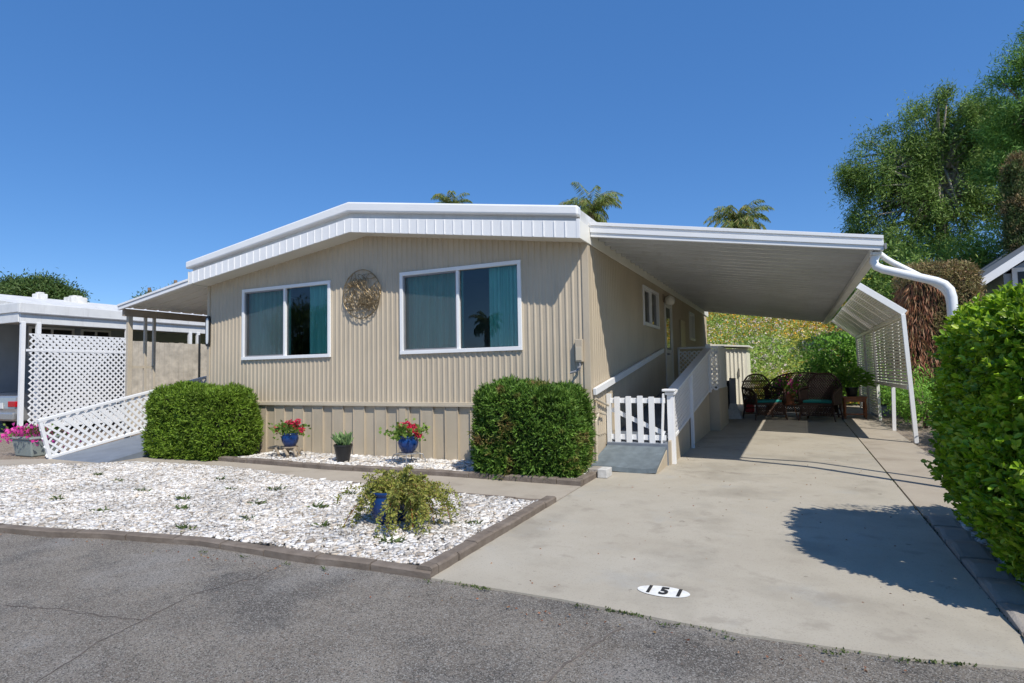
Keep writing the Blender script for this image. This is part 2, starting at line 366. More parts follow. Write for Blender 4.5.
# ------------------------------------------------------------------ ground
xs = [-160, -60, -30, -15, -5, 5, 15, 30, 60, 160]; ys = [-160, -60, -30, -10, 0, 5, 12.5, 30, 60, 160]
def gz(y): return G(max(y, -30)) - .06
V = [(x, y, gz(y)) for y in ys for x in xs]; nx = len(xs)
F = [(j * nx + i, j * nx + i + 1, (j + 1) * nx + i + 1, (j + 1) * nx + i) for j in range(len(ys) - 1) for i in range(nx - 1)]
tag(mk('ground', V, F, 'earth'), kind='structure')
slab('road', [(-60, -11), (60, -11), (60, -4.0), (3.6, -3.95), (0, -3.9), (-4, -4.3), (-14, -5.4), (-60, -8)], -.012, .03, 'asphalt')
slab('far_pavement', [(-60, -13), (60, -13), (60, -11), (-60, -11)], .08, .1, 'walk')
drv = [(.2, -4.09), (1.1, -4.10), (2.1, -4.18), (2.8, -4.15), (3.343, -4.05), (3.343, 12.4), (-.3, 12.4), (-.3, -.02), (0, -.02), (.2, -.3)]
slab('driveway', drv, 0, .05, 'concrete')
slab('side_path', [(3.358, -1.25), (4.06, -1.25), (4.06, 12.4), (3.358, 12.4)], .004, .05, 'walk')
slab('driveway_joint', [(3.3, -4), (3.4, -4), (3.4, 12.3), (3.3, 12.3)], -.022, .02, 'soil')
slab('front_path', [(.19, -1.82), (-.05, -1.9), (-1.5, -1.86), (-2.75, -1.78), (-4.55, -1.43), (-5.7, -1.40), (-6.85, -1.5), (-8.74, -2.44), (-13, -4.6), (-13.6, -3.9), (-9.7, -2.06), (-8.9, -1.72), (-8.9, -1.2), (-5.7, -1.0), (-3.4, -1.06), (-1.66, -.97), (.19, -1.02)], .004, .05, 'walk')
slab('side_yard', [(-13.6, -3.9), (-9.7, -2.06), (-8.9, -1.72), (-8.9, -1.25), (-5.7, -1.02), (-5.7, 0), (-7.3, 0), (-7.3, 12.4), (-40, 12.4), (-40, -8)], -.01, .04, 'dirt')
slab('hedge_bed', [(3.5, -4.2), (9, -4.6), (30, -4.6), (30, 12.4), (4.06, 12.4), (4.06, -1.25), (3.5, -1.25)], -.015, .04, 'dirt')
bed1 = [(.08, -1.93), (-.05, -1.94), (-1.5, -1.88), (-2.75, -1.80), (-4.55, -1.45), (-5.7, -1.42), (-6.85, -1.52), (-8.74, -2.46), (-13, -4.62), (-13.2, -5.75), (-8, -5.05), (-4.15, -4.44), (-2.1, -4.02), (-.9, -3.98), (.08, -3.93)]
slab('gravel_bed_base', bed1, .0, .05, 'stonebase')
bed2 = [(-5.6, -.9), (-3.4, -.98), (-1.66, -.88), (.1, -.93), (.1, 0.0), (-5.6, 0.0)]
slab('planting_bed_base', bed2, .01, .05, 'stonebase')
def inside(P, poly):
    x, y = P[:, 0], P[:, 1]; c = np.zeros(len(P), bool); n = len(poly); j = n - 1
    for i in range(n):
        xi, yi = poly[i]; xj, yj = poly[j]
        k = ((yi > y) != (yj > y)) & (x < (xj - xi) * (y - yi) / (yj - yi + 1e-12) + xi); c ^= k; j = i
    return c
cube = np.array([(x, y, z) for z in (-1, 1) for (x, y) in ((-1, -1), (1, -1), (1, 1), (-1, 1))], float)
cubeF = np.array([(3, 2, 1, 0), (4, 5, 6, 7), (0, 1, 5, 4), (1, 2, 6, 5), (2, 3, 7, 6), (3, 0, 4, 7)])
def stones(name, poly, n, size, label, zoff=.008, keep=None):
    P = np.array(poly); lo = P.min(0); hi = P.max(0); pts = RNG.uniform(lo, hi, size=(n * 3, 2)); pts = pts[inside(pts, poly)]
    if keep is not None: pts = pts[keep(pts)]
    pts = pts[:n]; n = len(pts)
    s = size * np.exp(RNG.normal(0, .38, n)); J = cube[None] * (1 + RNG.uniform(-.38, .38, (n, 8, 3)))
    sc = np.stack([s * RNG.uniform(.6, 1.1, n), s * RNG.uniform(.45, .9, n), s * RNG.uniform(.28, .5, n)], 1)
    J = J * sc[:, None, :] * .5
    A = RNG.uniform(0, 2 * PI, n); T = RNG.normal(0, .28, n); ca, sa = np.cos(A), np.sin(A); ct, st = np.cos(T), np.sin(T)
    x, y, z = J[..., 0], J[..., 1], J[..., 2]
    y2 = y * ct[:, None] - z * st[:, None]; z2 = y * st[:, None] + z * ct[:, None]
    x3 = x * ca[:, None] - y2 * sa[:, None]; y3 = x * sa[:, None] + y2 * ca[:, None]
    zz = SL * pts[:, 1] + zoff + RNG.uniform(0, .010, n) + .010 * np.sin(pts[:, 0] * 3.1) * np.sin(pts[:, 1] * 4.3)
    V = np.stack([x3 + pts[:, 0:1], y3 + pts[:, 1:2], z2 + zz[:, None]], 2).reshape(-1, 3)
    F = (np.arange(n)[:, None, None] * 8 + cubeF[None]).reshape(-1, 4)
    return tag(mk(name, V, F, 'stones'), label, 'gravel', kind='stuff')
stones('white_gravel', bed1, 95000, .0225, 'white marble chip gravel filling the front bed by the road', .012, keep=lambda p: p[:, 0] > -9.5)
stones('white_gravel', bed2, 11000, .032, 'white marble chips in the narrow planting bed against the skirting', .022)
stones('white_gravel', [(3.55, -4.1), (3.95, -4.2), (4.0, -1.3), (3.56, -1.3)], 2200, .035, 'sparse white stones along the foot of the tall leafy hedge', .0)

# edging rows: each row a thing, its blocks are parts
def edging(label, pts, bl, wd, ht, mat, side=1, base=-.02, jitter=.004):
    name = 'garden_edging'; p0 = pts[0]
    root = thing(name, (p0[0], p0[1], G(p0[1])), label, 'garden edging', 'edging around the garden beds')
    P = [Vector((a, b, 0)) for a, b in pts]; seg = []; k = 0
    # resample
    L = [0]
    for i in range(len(P) - 1): L.append(L[-1] + (P[i + 1] - P[i]).length)
    def at(s):
        for i in range(len(P) - 1):
            if s <= L[i + 1] + 1e-6: return P[i].lerp(P[i + 1], (s - L[i]) / max(1e-6, L[i + 1] - L[i]))
        return P[-1]
    s = 0
    while s < L[-1] - .03:
        e = min(L[-1], s + bl * random.uniform(.92, 1.08)); a = at(s + (.012 if mat == 'edging2' else .004)); b = at(e - (.012 if mat == 'edging2' else .004)); m = at((s + e) / 2); m2 = m
        d = (b - a).normalized(); nrm = Vector((-d.y, d.x, 0)) * side * wd; mb = MB()
        jz = random.uniform(-jitter, jitter) * 1.5
        ring = []
        for q in (a, m2, b):
            j = Vector((random.uniform(-1, 1), random.uniform(-1, 1), 0)) * jitter
            for u, z in ((0, base), (0, ht * .8), (.14, ht), (.86, ht), (1, ht * .8), (1, base)):
                if mat == 'edging2' and q is not m2 and z > 0: z = z * .45
                r = q + nrm * u + j; ring.append((r.x, r.y, G(r.y) + z + jz))
        fs = []
        for i in range(2):
            for k in range(6):
                x = i * 6 + k; y = i * 6 + (k + 1) % 6; fs.append((x, y, y + 6, x + 6) if side < 0 else (y, x, x + 6, y + 6))
        fs += [tuple(range(6)), tuple(reversed(range(12, 18)))]
        mb.add(ring, fs).build('edging_block', mat, root); s = e
    return root
edging('long brown concrete edging between the front gravel bed and the road', [(.2, -4.09), (-.35, -4.10), (-.85, -4.15), (-1.4, -4.14), (-2.0, -4.14), (-2.4, -4.22), (-2.95, -4.30), (-3.5, -4.46), (-4.1, -4.53), (-4.8, -4.66), (-6, -4.88), (-10, -5.5)], .5, .10, .04, 'edging', -1)
edging('brown edging blocks between the front gravel bed and the driveway', [(.2, -1.82), (.2, -4.08)], .28, .12, .06, 'edging', -1)
edging('brown edging blocks between the front gravel and the concrete path', [(.06, -1.83), (-.05, -1.86), (-1.2, -1.84), (-2.75, -1.74)], .3, .08, .025, 'edging', 1)
edging('grey brown edging blocks in front of the shrub and potted flowers', [(.2, -1.03), (-1.66, -.99), (-3.4, -1.09), (-5.75, -1.0)], .3, .1, .07, 'edging', -1)
edging('short grey edging at the corner beside the rubber ramp mat', [(.2, -.95), (.2, -.42)], .26, .1, .07, 'edging', 1)
edging('dark grey scalloped edging along the foot of the tall leafy hedge', [(3.36, -1.25), (3.355, -2.5), (3.345, -4.1)], .42, .19, .05, 'edging2', 1)
b = MB().box(.22, .34, -.5, -.28, G(-.4), .1).build('cinder_block', 'rock', bevel=.008); tag(b, 'pale grey concrete block at the corner of the ramp mat', 'block')
b = MB().box(.08, .2, -.44, -.2, G(-.4), .09).build('cinder_block', 'rock', bevel=.008); tag(b, 'darker low concrete block tucked between shrub and ramp mat', 'block')
b.data.materials[0] = M['edging2']

# cracks in the road: thin tar lines
def crack(name, pts, wd, mat, off=.003, amp=.03, kind='structure'):
    P = [Vector((a, b, 0)) for a, b in pts]; out = []
    for i in range(len(P) - 1):
        n = max(2, int((P[i + 1] - P[i]).length / .06))
        for k in range(n): out.append(P[i].lerp(P[i + 1], k / n))
    out.append(P[-1]); mb = MB(); vs = []; fs = []
    for i, p in enumerate(out):
        d = (out[min(i + 1, len(out) - 1)] - out[max(i - 1, 0)]).normalized(); nn = Vector((-d.y, d.x, 0))
        q = p + nn * (random.uniform(-amp, amp) * .5 + amp * math.sin(i * .35)); ww = wd * random.uniform(.4, 1.2) * .5
        for sg in (-1, 1): r = q + nn * sg * ww; vs.append((r.x, r.y, G(r.y) + off))
    for i in range(len(out) - 1): fs.append((2 * i, 2 * i + 2, 2 * i + 3, 2 * i + 1))
    o = mk(name, vs, fs, mat); o['kind'] = kind; return o
M['tar'] = paint('dark crack', (.13, .11, .095), .95, .4, 30)
M['ccrack'] = paint('concrete crack', (.13, .11, .09), .95, .4, 30)
crack('road_crack', [(-.6, -6.9), (-.75, -5.9), (-1.1, -4.9), (-.9, -4.5), (-.95, -4.25)], .011, 'tar', -.009)
crack('road_crack', [(1.15, -6.2), (1.35, -5.2), (1.5, -4.3)], .016, 'tar', -.009)
crack('road_crack', [(-3.1, -5.6), (-1.8, -5.4), (-1.0, -5.2)], .009, 'tar', -.009)
crack('driveway_crack', [(.9, .35), (1.2, .2), (1.5, .42), (1.8, .3), (2.2, .35)], .006, 'ccrack', .003, .02)

# ------------------------------------------------------------------ the mobile home
W_, Ln = 7.3, 11.94
home = thing('mobile_home', (-3.65, 6, 0), 'single storey beige ribbed mobile home with a white low gable roof', 'mobile home')
def ztop(x): return 2.96 + (3.47 - 2.96) * (1 - abs(x + 3.65) / 3.65)
a1, a2, b1_, b2_, zb, zt = -6.397, -4.368, -2.991, -.954, 1.584, 2.838
def corr_wall(name, P0, du, nrm, length, period, amp, zb_, ztf, openings, mat, parent, spp=8, shape='sine'):
    us = set(np.round(np.arange(0, length + 1e-6, period / spp), 5).tolist() + [length])
    for o in openings: us.add(round(o[0], 5)); us.add(round(o[1], 5))
    us = sorted(us); V = []; F = []
    def d(u):
        t = (u / period) % 1
        if shape == 'sine':
            return amp * (max(0, math.cos(2 * PI * t)) ** .8 if True else 0)
        return amp if t < .5 else 0
    for i in range(len(us) - 1):
        u0, u1 = us[i], us[i + 1]; um = (u0 + u1) / 2
        if u1 - u0 < 1e-4: continue
        cuts = [(zb_, None)]; spans = []
        z = zb_
        for o in sorted([o for o in openings if o[0] < um < o[1]], key=lambda o: o[2]):
            spans.append((z, o[2])); z = o[3]
        spans.append((z, None))
        for (za, zc) in spans:
            k = len(V)
            for u in (u0, u1):
                for zz in (za, ztf(u) if zc is None else zc):
                    dd = d(u) if not (shape != 'sine') else d(um)
                    V.append((P0[0] + du[0] * u + nrm[0] * dd, P0[1] + du[1] * u + nrm[1] * dd, zz))
            F.append((k, k + 2, k + 3, k + 1))
    return mk(name, V, F, mat, parent, smooth=(shape == 'sine'))
ops = [(a1 + W_ + .01, a2 + W_ - .01, zb + .01, zt - .01), (b1_ + W_ + .01, b2_ + W_ - .01, zb + .01, zt - .01)]
corr_wall('front_wall', (-W_, 0, 0), (1, 0), (0, -1), W_, .092, .013, .86, lambda u: ztop(u - W_) + .02, ops, 'siding', home)
dy0, dy1 = 5.13, 5.95
sops = [(3.13, 4.46, 2.09, 2.82), (dy0, dy1, .93, 2.72), (8.38, 9.2, 2.06, 2.8)]
corr_wall('side_wall', (0, 0, 0), (0, 1), (1, 0), Ln, .092, .008, .40, lambda u: 3.1, sops, 'siding', home)
corr_wall('far_side_wall', (-W_, Ln, 0), (0, -1), (-1, 0), Ln, .092, .01, .0, lambda u: 2.98, [], 'siding', home)
MB().box(-W_ + .02, -.02, Ln - .03, Ln, 0, 3.4).build('rear_wall', 'siding', home)
MB().box(-W_ + .02, -.02, .06, Ln - .05, .86, .9).box(-W_ + .02, -.02, 2.3, 2.4, .9, 3.3).box(-3.75, -3.65, .05, 2.3, .9, 3.3).box(-W_ + .02, -.02, .06, Ln - .05, 2.99, 3.02).build('inner_partition', 'interior', home)
# corner trims
MB().box(-.075, .016, -.018, .075, .3, 3.0).build('corner_trim', 'siding', home, bevel=.004)
MB().box(-W_ - .016, -W_ + .05, -.018, .05, .0, 3.0).build('corner_trim', 'siding', home, bevel=.004)
# skirting
V = []; F = []; x = -W_; k = 0; per = .212; hi = True; mbk = MB()
while x < -.01:
    x1 = min(0, x + per)
    if hi: mbk.box(x, x1, -.012, .02, -.05, .80)
    else: mbk.box(x + .003, x1 - .003, .012, .03, -.05, .80)
    mbk.box(x - .006, x + .006, -.020, .012, -.05, .80)
    x = x1; hi = not hi
mbk.box(-3.02, -2.9, -.026, -.005, -.05, .80)
mbk.build('skirting', 'skirt', home)
MB().box(-W_, 0.0, -.045, .02, .80, .838).box(-W_, 0, -.03, .02, .838, .862).build('belt_trim', 'trim', home, bevel=.004)
# side skirting panel, below ramp rail
MB().box(-.04, .0, .06, Ln, -.1, .42).build('side_skirting', 'skirt', home)
# roof
def gable_band(name, y0, y1, zlo, zhi, plo, phi, mat, xl=-W_ - .0, xr=.0, bev=0, ribs=False, drop=0):
    xm = -3.65; poly = [(xl, y0, zlo), (xm, y0, plo), (xr, y0, zlo), (xr, y0, zhi), (xm, y0, phi), (xl, y0, zhi)]
    mb = MB(); n = 6; A = poly; B = [(p[0], y1, p[2]) for p in poly]
    vs = A + B; fs = [(0, 1, 4, 5), (1, 2, 3, 4), (7, 6, 11, 10), (8, 7, 10, 9)] + [((i + 1) % n, i, i + n, (i + 1) % n + n) for i in range(n)]
    mb.add(vs, fs)
    if ribs:
        x = xl + .1
        while x < xr - .05:
            t = 1 - abs(x - xm) / (xr - xm); za = zlo + (plo - zlo) * t + .004; zc = zhi + (phi - zhi) * t - .004
            mb.box(x - .006, x + .006, y0 - .009, y0 + .001, za, zc); x += .15
    return mb.build(name, mat, home, bevel=bev)
gable_band('fascia', -.40, -.37, 2.958, 3.175, 3.47, 3.685, 'white', ribs=True)
gable_band('soffit', -.37, .02, 2.975, 3.0, 3.487, 3.51, 'soffit', -W_ + .01, -.01)
gable_band('fascia_recess', -.34, -.30, 3.165, 3.25, 3.67, 3.79, 'white_old', -W_ + .02, -.02)
gable_band('roof_edge', -.44, -.30, 3.235, 3.365, 3.775, 3.93, 'white', -W_ - .05, .03, bev=.025)
gable_band('roof', -.30, Ln + .3, 3.12, 3.345, 3.65, 3.91, 'white_dirty', -W_ - .03, .012)
MB().box(.012, .03, -.36, Ln + .3, 2.958, 3.19).build('side_fascia', 'offwhite', home, bevel=.004)
MB().box(-W_ - .03, -W_ - .012, -.4, Ln + .3, 2.958, 3.19).build('side_fascia', 'offwhite', home, bevel=.004)
MB().box(-.002, .034, -.405, -.362, 2.955, 3.2).build('fascia_end', 'white', home)
# window builder in a wall frame
def wnd(parent, P, du, nrm, w, h, z, name='window', fr=.055, glass='glass', curtain=True, screenside=0, mat='white', depth=.035):
    du = Vector((du[0], du[1], 0)); nr = Vector((nrm[0], nrm[1], 0)); P = Vector((P[0], P[1], 0))
    def bx(mb, u0, u1, z0, z1, d0, d1):
        vs = []
        for zz in (z0, z1):
            for (u, d) in ((u0, d0), (u1, d0), (u1, d1), (u0, d1)):
                q = P + du * u + nr * d; vs.append((q.x, q.y, zz))
        mb.add(vs, [(3, 2, 1, 0), (4, 5, 6, 7), (0, 1, 5, 4), (1, 2, 6, 5), (2, 3, 7, 6), (3, 0, 4, 7)])
    mb = MB(); z1 = z + h
    bx(mb, 0, w, z1 - fr, z1, -.05, depth); bx(mb, 0, w, z, z + fr, -.05, depth + .006)
    bx(mb, 0, fr, z + fr, z1 - fr, -.05, depth); bx(mb, w - fr, w, z + fr, z1 - fr, -.05, depth)
    m = w / 2; bx(mb, m - .022, m + .022, z + fr, z1 - fr, -.04, depth - .008)
    f = mb.build(name, mat, parent, bevel=.004)
    sb = MB(); i = .022
    s0, s1 = (fr, m - .022) if screenside == 0 else (m + .022, w - fr)
    bx(sb, s0, s0 + i, z + fr, z1 - fr, -.03, .012); bx(sb, s1 - i, s1, z + fr, z1 - fr, -.03, .012)
    bx(sb, s0 + i, s1 - i, z + fr, z + fr + i, -.03, .012); bx(sb, s0 + i, s1 - i, z1 - fr - i, z1 - fr, -.03, .012)
    sb.build('sash', 'greymetal' if curtain else mat, f)
    for (u0, u1) in ((fr, m - .022), (m + .022, w - fr)):
        g = MB(); q = [P + du * u + nr * (-.018) for u in (u0, u1)]
        g.add([(q[0].x, q[0].y, z + fr), (q[1].x, q[1].y, z + fr), (q[1].x, q[1].y, z1 - fr), (q[0].x, q[0].y, z1 - fr)], [(0, 1, 2, 3)])
        g.build('pane', glass, f)
    if curtain:
        g = MB(); q = [P + du * u + nr * .004 for u in (s0 + i, s1 - i)]
        g.add([(q[0].x, q[0].y, z + fr + i), (q[1].x, q[1].y, z + fr + i), (q[1].x, q[1].y, z1 - fr - i), (q[0].x, q[0].y, z1 - fr - i)], [(0, 1, 2, 3)])
        g.build('screen', 'screen', f)
        for (u0, u1) in curtain:
            V = []; F = []; n = 90
            for k in range(n + 1):
                u = u0 + (u1 - u0) * k / n; dd = -.13 - .028 * math.sin(k * .62 + .8 * math.sin(k * .13)) - .008 * math.sin(k * 1.9)
                q = P + du * u + nr * dd
                V += [(q.x, q.y, z - .05), (q.x, q.y, z1 + .03)]
            F = [(2 * k, 2 * k + 2, 2 * k + 3, 2 * k + 1) for k in range(n)]
            mk('curtain', V, F, 'curtain', f, smooth=True)
    else:
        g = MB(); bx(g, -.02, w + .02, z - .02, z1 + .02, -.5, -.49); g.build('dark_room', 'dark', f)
    return f
wnd(home, (a1, 0), (1, 0), (0, -1), a2 - a1, zt - zb, zb, curtain=[(.0, 1.03), (1.44, 2.03)])
wnd(home, (b1_, 0), (1, 0), (0, -1), b2_ - b1_, zt - zb, zb, curtain=[(.0, 1.04), (1.46, 2.04)])
wnd(home, (0, 3.13), (0, 1), (1, 0), 1.33, .73, 2.09, glass='darkglass', curtain=None)
wnd(home, (0, 8.38), (0, 1), (1, 0), .82, .74, 2.06, glass='darkglass', curtain=None)
# door
dr = MB().box(-.03, .02, dy0, dy0 + .08, .93, 2.72).box(-.03, .02, dy1 - .08, dy1, .93, 2.72).box(-.03, .02, dy0 + .08, dy1 - .08, 2.62, 2.72).build('door_frame', 'doorwhite', home)
d2 = MB().box(-.03, .008, dy0 + .08, dy1 - .08, .93, 1.72).box(-.03, .008, dy0 + .08, dy0 + .16, 1.72, 2.62).box(-.03, .008, dy1 - .16, dy1 - .08, 1.72, 2.62).build('door', 'doorwhite', home)
MB().box(-.02, -.005, dy0 + .16, dy1 - .16, 1.72, 2.62).build('pane', 'darkglass', d2)
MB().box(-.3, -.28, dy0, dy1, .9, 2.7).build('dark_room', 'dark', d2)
MB().tube([(.01, dy0 + .12, 1.62), (.06, dy0 + .12, 1.62)], .02, 8).tube([(.06, dy0 + .12, 1.62), (.06, dy0 + .2, 1.62)], .012, 8).build('handle', 'greymetal', d2)
MB().box(.008, .03, 6.95, 7.6, 1.8, 2.48).build('electrical_panel', 'trim', home, bevel=.006)
pl = thing('porch_light', (.03, 5.02, 2.75), 'small round white porch light above the side door', 'wall lamp')
MB().box(.01, .03, 4.96, 5.1, 2.70, 2.86).tube([(.03, 5.03, 2.8), (.12, 5.03, 2.84), (.14, 5.03, 2.8)], .012, 8).build('bracket', 'brownbeam', pl)
MB().lathe([(.02, .17), (.09, .13), (.11, .06), (.09, -.01), (.03, -.04)], (.14, 5.03, 2.66), 16).build('lamp_shade', 'lampglass', pl, smooth=True)
# utility box + tap on the front wall
ub = thing('utility_box', (-.125, -.02, 1.3), 'narrow beige electrical box mounted on the front wall near the corner', 'utility box')
MB().box(-.175, -.075, -.075, -.012, 1.40, 1.70).build('box', 'siding', ub, bevel=.008)
MB().box(-.165, -.085, -.082, -.0751, 1.42, 1.60).build('cover', 'trim', ub, bevel=.003)
MB().tube([(-.12, -.05, 1.40), (-.12, -.05, 1.32), (-.16, -.09, 1.28), (-.24, -.10, 1.26)], .016, 8).tube([(-.12, -.05, 1.33), (-.12, -.12, 1.33)], .014, 8).build('pipe', 'greymetal', ub)
# tap by the ramp
tp = thing('garden_tap', (.03, .3, .4), 'small beige pipework with a tap on the wall beside the gate', 'tap')
MB().tube([(.03, .10, .0), (.03, .10, .62), (.05, .16, .72)], .018, 8).tube([(.04, .06, .92), (.05, .62, .80)], .018, 8).tube([(.04, .1, .74), (.06, .45, .69)], .016, 8).tube([(.035, .12, .3), (.035, .12, .86)], .014, 8).build('pipe', 'trim', tp)
MB().lathe([(.0, 0), (.045, .005), (.045, .02), (0, .03)], (.08, .2, .72), 10).build('handwheel', 'trim', tp)
# plaque at the far corner
pq = thing('wall_plaque', (-W_ - .04, -.08, 2.15), 'slim dark framed white plaque hanging at the home corner under the awning', 'plaque')
def oval(mb, cx, cz, w, h, y0, y1, n=28):
    pts = []
    for k in range(n):
        t = 2 * PI * k / n; cs, sn = math.cos(t), math.sin(t)
        pts.append((cx + w * math.copysign(abs(cs) ** .5, cs), y0, cz + h * math.copysign(abs(sn) ** .35, sn)))
    mb.prism(pts, (0, y1 - y0, 0)); return mb
oval(MB(), -7.27, 2.14, .055, .28, -.045, -.018).build('frame', 'blackmetal', pq)
oval(MB(), -7.27, 2.14, .03, .235, -.052, -.044).build('plate', 'signwhite', pq)
# wall art: disc of woven metal leaves
art = thing('wall_art', (-3.7, -.02, 2.56), 'round openwork bronze wire sculpture hung between the two front windows', 'wall art')
mb = MB(); rx, rz = .365, .385; ac = (-3.705, -.05, 2.56)
mb.tube([(ac[0] + rx * math.cos(t) * (1 + .02 * math.sin(5 * t)), ac[1], ac[2] + rz * math.sin(t)) for t in np.linspace(0, 2 * PI, 49)], .008, 6)
rr = random.Random(3)
for k in range(70):
    a = rr.uniform(0, 2 * PI); rad = math.sqrt(rr.uniform(.02, 1)) * .9; c = (ac[0] + rx * rad * math.cos(a), ac[2] + rz * rad * math.sin(a))
    ln = rr.uniform(.07, .13); an = a + rr.choice([-1, 1]) * rr.uniform(.5, 1.3); wd = ln * rr.uniform(.3, .45); pts = []
    for t in np.linspace(0, 2 * PI, 13):
        u, v = ln * math.cos(t), wd * math.sin(t); x = c[0] + u * math.cos(an) - v * math.sin(an); z = c[1] + u * math.sin(an) + v * math.cos(an)
        dx, dz = (x - ac[0]) / rx, (z - ac[2]) / rz; q = math.hypot(dx, dz)
        if q > 1: x = ac[0] + dx / q * rx; z = ac[2] + dz / q * rz
        pts.append((x, ac[1] - .012 * math.sin(t * 2 + k) - .01, z))
    mb.tube(pts, .0048, 5, caps=False)
mb.build('wire_mesh', 'bronze', art, smooth=True)

# ------------------------------------------------------------------ carport roof
cp = thing('carport_roof', (1.7, 6, 2.6), 'wide white metal carport roof over the driveway, sloping away from the home', 'carport')
XC = 3.335; YB = 11.2
def zc(x, hi=3.20, lo=2.63): return hi + (lo - hi) * x / XC
V = []; F = []; ysamp = []; y = .12; zz = []
while y < YB - .05:
    for (dy, dz) in ((0, 0.02), (.004, -.05), (.026, -.05), (.030, .02), (.145, .022), (.149, -.02), (.166, -.02), (.170, .02), (.29, .02)): ysamp.append(y + dy); zz.append(dz)
    y += .30
for y, dz in zip(ysamp, zz): V += [(.035, y, zc(.035, 3.125, 2.60) + dz), (XC - .02, y, zc(XC, 3.125, 2.60) + dz)]
F = [(2 * i, 2 * i + 1, 2 * i + 3, 2 * i + 2) for i in range(len(ysamp) - 1)]
n0 = len(V); V += [(.035, .1, 3.19), (XC - .02, .1, 2.665), (XC - .02, YB, 2.665), (.035, YB, 3.19)]; F.append((n0, n0 + 1, n0 + 2, n0 + 3))
mk('roof_pans', V, F, 'pan', cp)
def sl(x0, x1, y0, y1, lo, hi):
    return lambda v: v
mb = MB()
for (y0, y1, o0, o1) in ((.05, .10, 0.0, .055), (.035, .10, .055, .115), (.048, .10, .12, .15), (.03, .10, .15, .195)):
    mb.add([(.035, y0, 3.06 + o0), (XC, y0, 2.53 + o0 * .82), (XC, y1, 2.53 + o0 * .82), (.035, y1, 3.06 + o0), (.035, y0, 3.06 + o1), (XC, y0, 2.53 + o1 * .82), (XC, y1, 2.53 + o1 * .82), (.035, y1, 3.06 + o1)], [(3, 2, 1, 0), (4, 5, 6, 7), (0, 1, 5, 4), (1, 2, 6, 5), (2, 3, 7, 6), (3, 0, 4, 7)])
mb.build('front_fascia', 'white', cp, bevel=.003)
MB().box(XC - .11, XC - .012, .11, YB + .05, 2.50, 2.53).box(XC - .025, XC - .004, .105, YB + .05, 2.53, 2.68).box(XC - .12, XC - .10, .11, YB + .05, 2.50, 2.57).build('gutter', 'white_old', cp, bevel=.003)
mb = MB(); mb.add([(.035, YB, 3.05), (XC, YB, 2.53), (XC, YB + .04, 2.53), (.035, YB + .04, 3.05), (.035, YB, 3.2), (XC, YB, 2.68), (XC, YB + .04, 2.68), (.035, YB + .04, 3.2)], [(3, 2, 1, 0), (4, 5, 6, 7), (0, 1, 5, 4), (1, 2, 6, 5), (2, 3, 7, 6), (3, 0, 4, 7)])
mb.build('rear_fascia', 'white_old', cp)
# downspouts
def spout(label, pts, r=.042):
    out = []; P = [Vector(p) for p in pts]
    out.append(P[0])
    for i in range(1, len(P) - 1):
        a = P[i] + (P[i - 1] - P[i]).normalized() * .13; c = P[i] + (P[i + 1] - P[i]).normalized() * .13
        for t in (0, .33, .66, 1): out.append(a * (1 - t) ** 2 + P[i] * 2 * t * (1 - t) + c * t * t)
    out.append(P[-1])
    o = MB().tube(out, r, 4 * 3).build('downspout', 'white', smooth=True); tag(o, label, 'downspout', 'downspouts at the carport corner'); return o
spout('thick white downspout bending down nearest the carport corner', [(3.29, .20, 2.54), (3.21, .16, 2.38), (3.90, .0, 2.10), (3.93, -.02, 0)], .045)
spout('thinner white downspout running behind the thick one', [(3.30, .30, 2.56), (3.34, .32, 2.50), (3.96, .40, 2.08), (3.98, .42, 0)], .032)

for (x, y, z) in ((3.6, .08, 2.245), (3.92, -.01, 1.75)):
    tag(MB().lathe([(.049, -.02), (.053, -.02), (.053, .02), (.049, .02)], (x, y, z), 12).build('pipe_strap', 'greymetal') if z < 2 else MB().box(3.34, 3.36, .02, .06, 2.54, 2.6).build('pipe_strap', 'greymetal'), 'small grey metal strap around the thick downspout' if z < 2 else 'tiny grey bracket at the outer end of the carport fascia', 'bracket')
# ------------------------------------------------------------------ slatted shade screen on the right side
sc_ = thing('shade_screen', (4.04, 8, .1), 'slatted cream shade screen on posts along the open side of the carport', 'shade screen')
XK = 4.02; ZK = 2.10; YS = 3.8; YE = 11.4
mb = MB(); TX, TZ = 3.44, 2.60
n = 17
n = 21
for i in range(n):
    t = (i + .5) / n; x = TX + (XK - TX) * t; z = TZ + (ZK - TZ) * t
    mb.bar((x, YS + .05, z), (x, YE, z), .031, .010, up=(.65, 0, .76))
mb.build('upper_slats', 'offwhite', sc_)
mb = MB(); z = .98
while z < ZK - .04:
    mb.box(XK + (ZK - z) * .02 + .0, XK + (ZK - z) * .02 + .012, YS + .05, YE, z, z + .043); z += .058
z = .2
while z < .9:
    mb.box(XK + .03, XK + .042, 7.7, YE, z, z + .043); z += .058
mb.build('lower_slats', 'offwhite', sc_)
for y in (4.75, 5.45, 6.6, 7.3, 8.6, 9.4, 10.3, 11.2):
    MB().bar((TX, y, TZ - .015), (XK, y, ZK - .015), .05, .012, up=(.65, 0, .76)).build('batten', 'offwhite', sc_); MB().box(XK + .057, XK + .07, y - .025, y + .025, .96, ZK).build('batten', 'offwhite', sc_)
mb = MB(); mb.bar((TX - .02, YS, TZ + .02), (XK + .03, YS, ZK + .02), .05, .10, up=(0, 0, 1)); mb.build('end_rafter', 'white', sc_, bevel=.004)
mb = MB()
mb.bar((TX, 7.6, TZ + .0), (XK, 7.6, ZK - .02), .05, .07); mb.bar((TX, 11.35, TZ), (XK, 11.35, ZK), .05, .07); mb.build('rafter', 'offwhite', sc_)
MB().box(XK - .03, XK + .03, YS, YE, ZK - .04, ZK + .03).build('knee_beam', 'offwhite', sc_, bevel=.004)
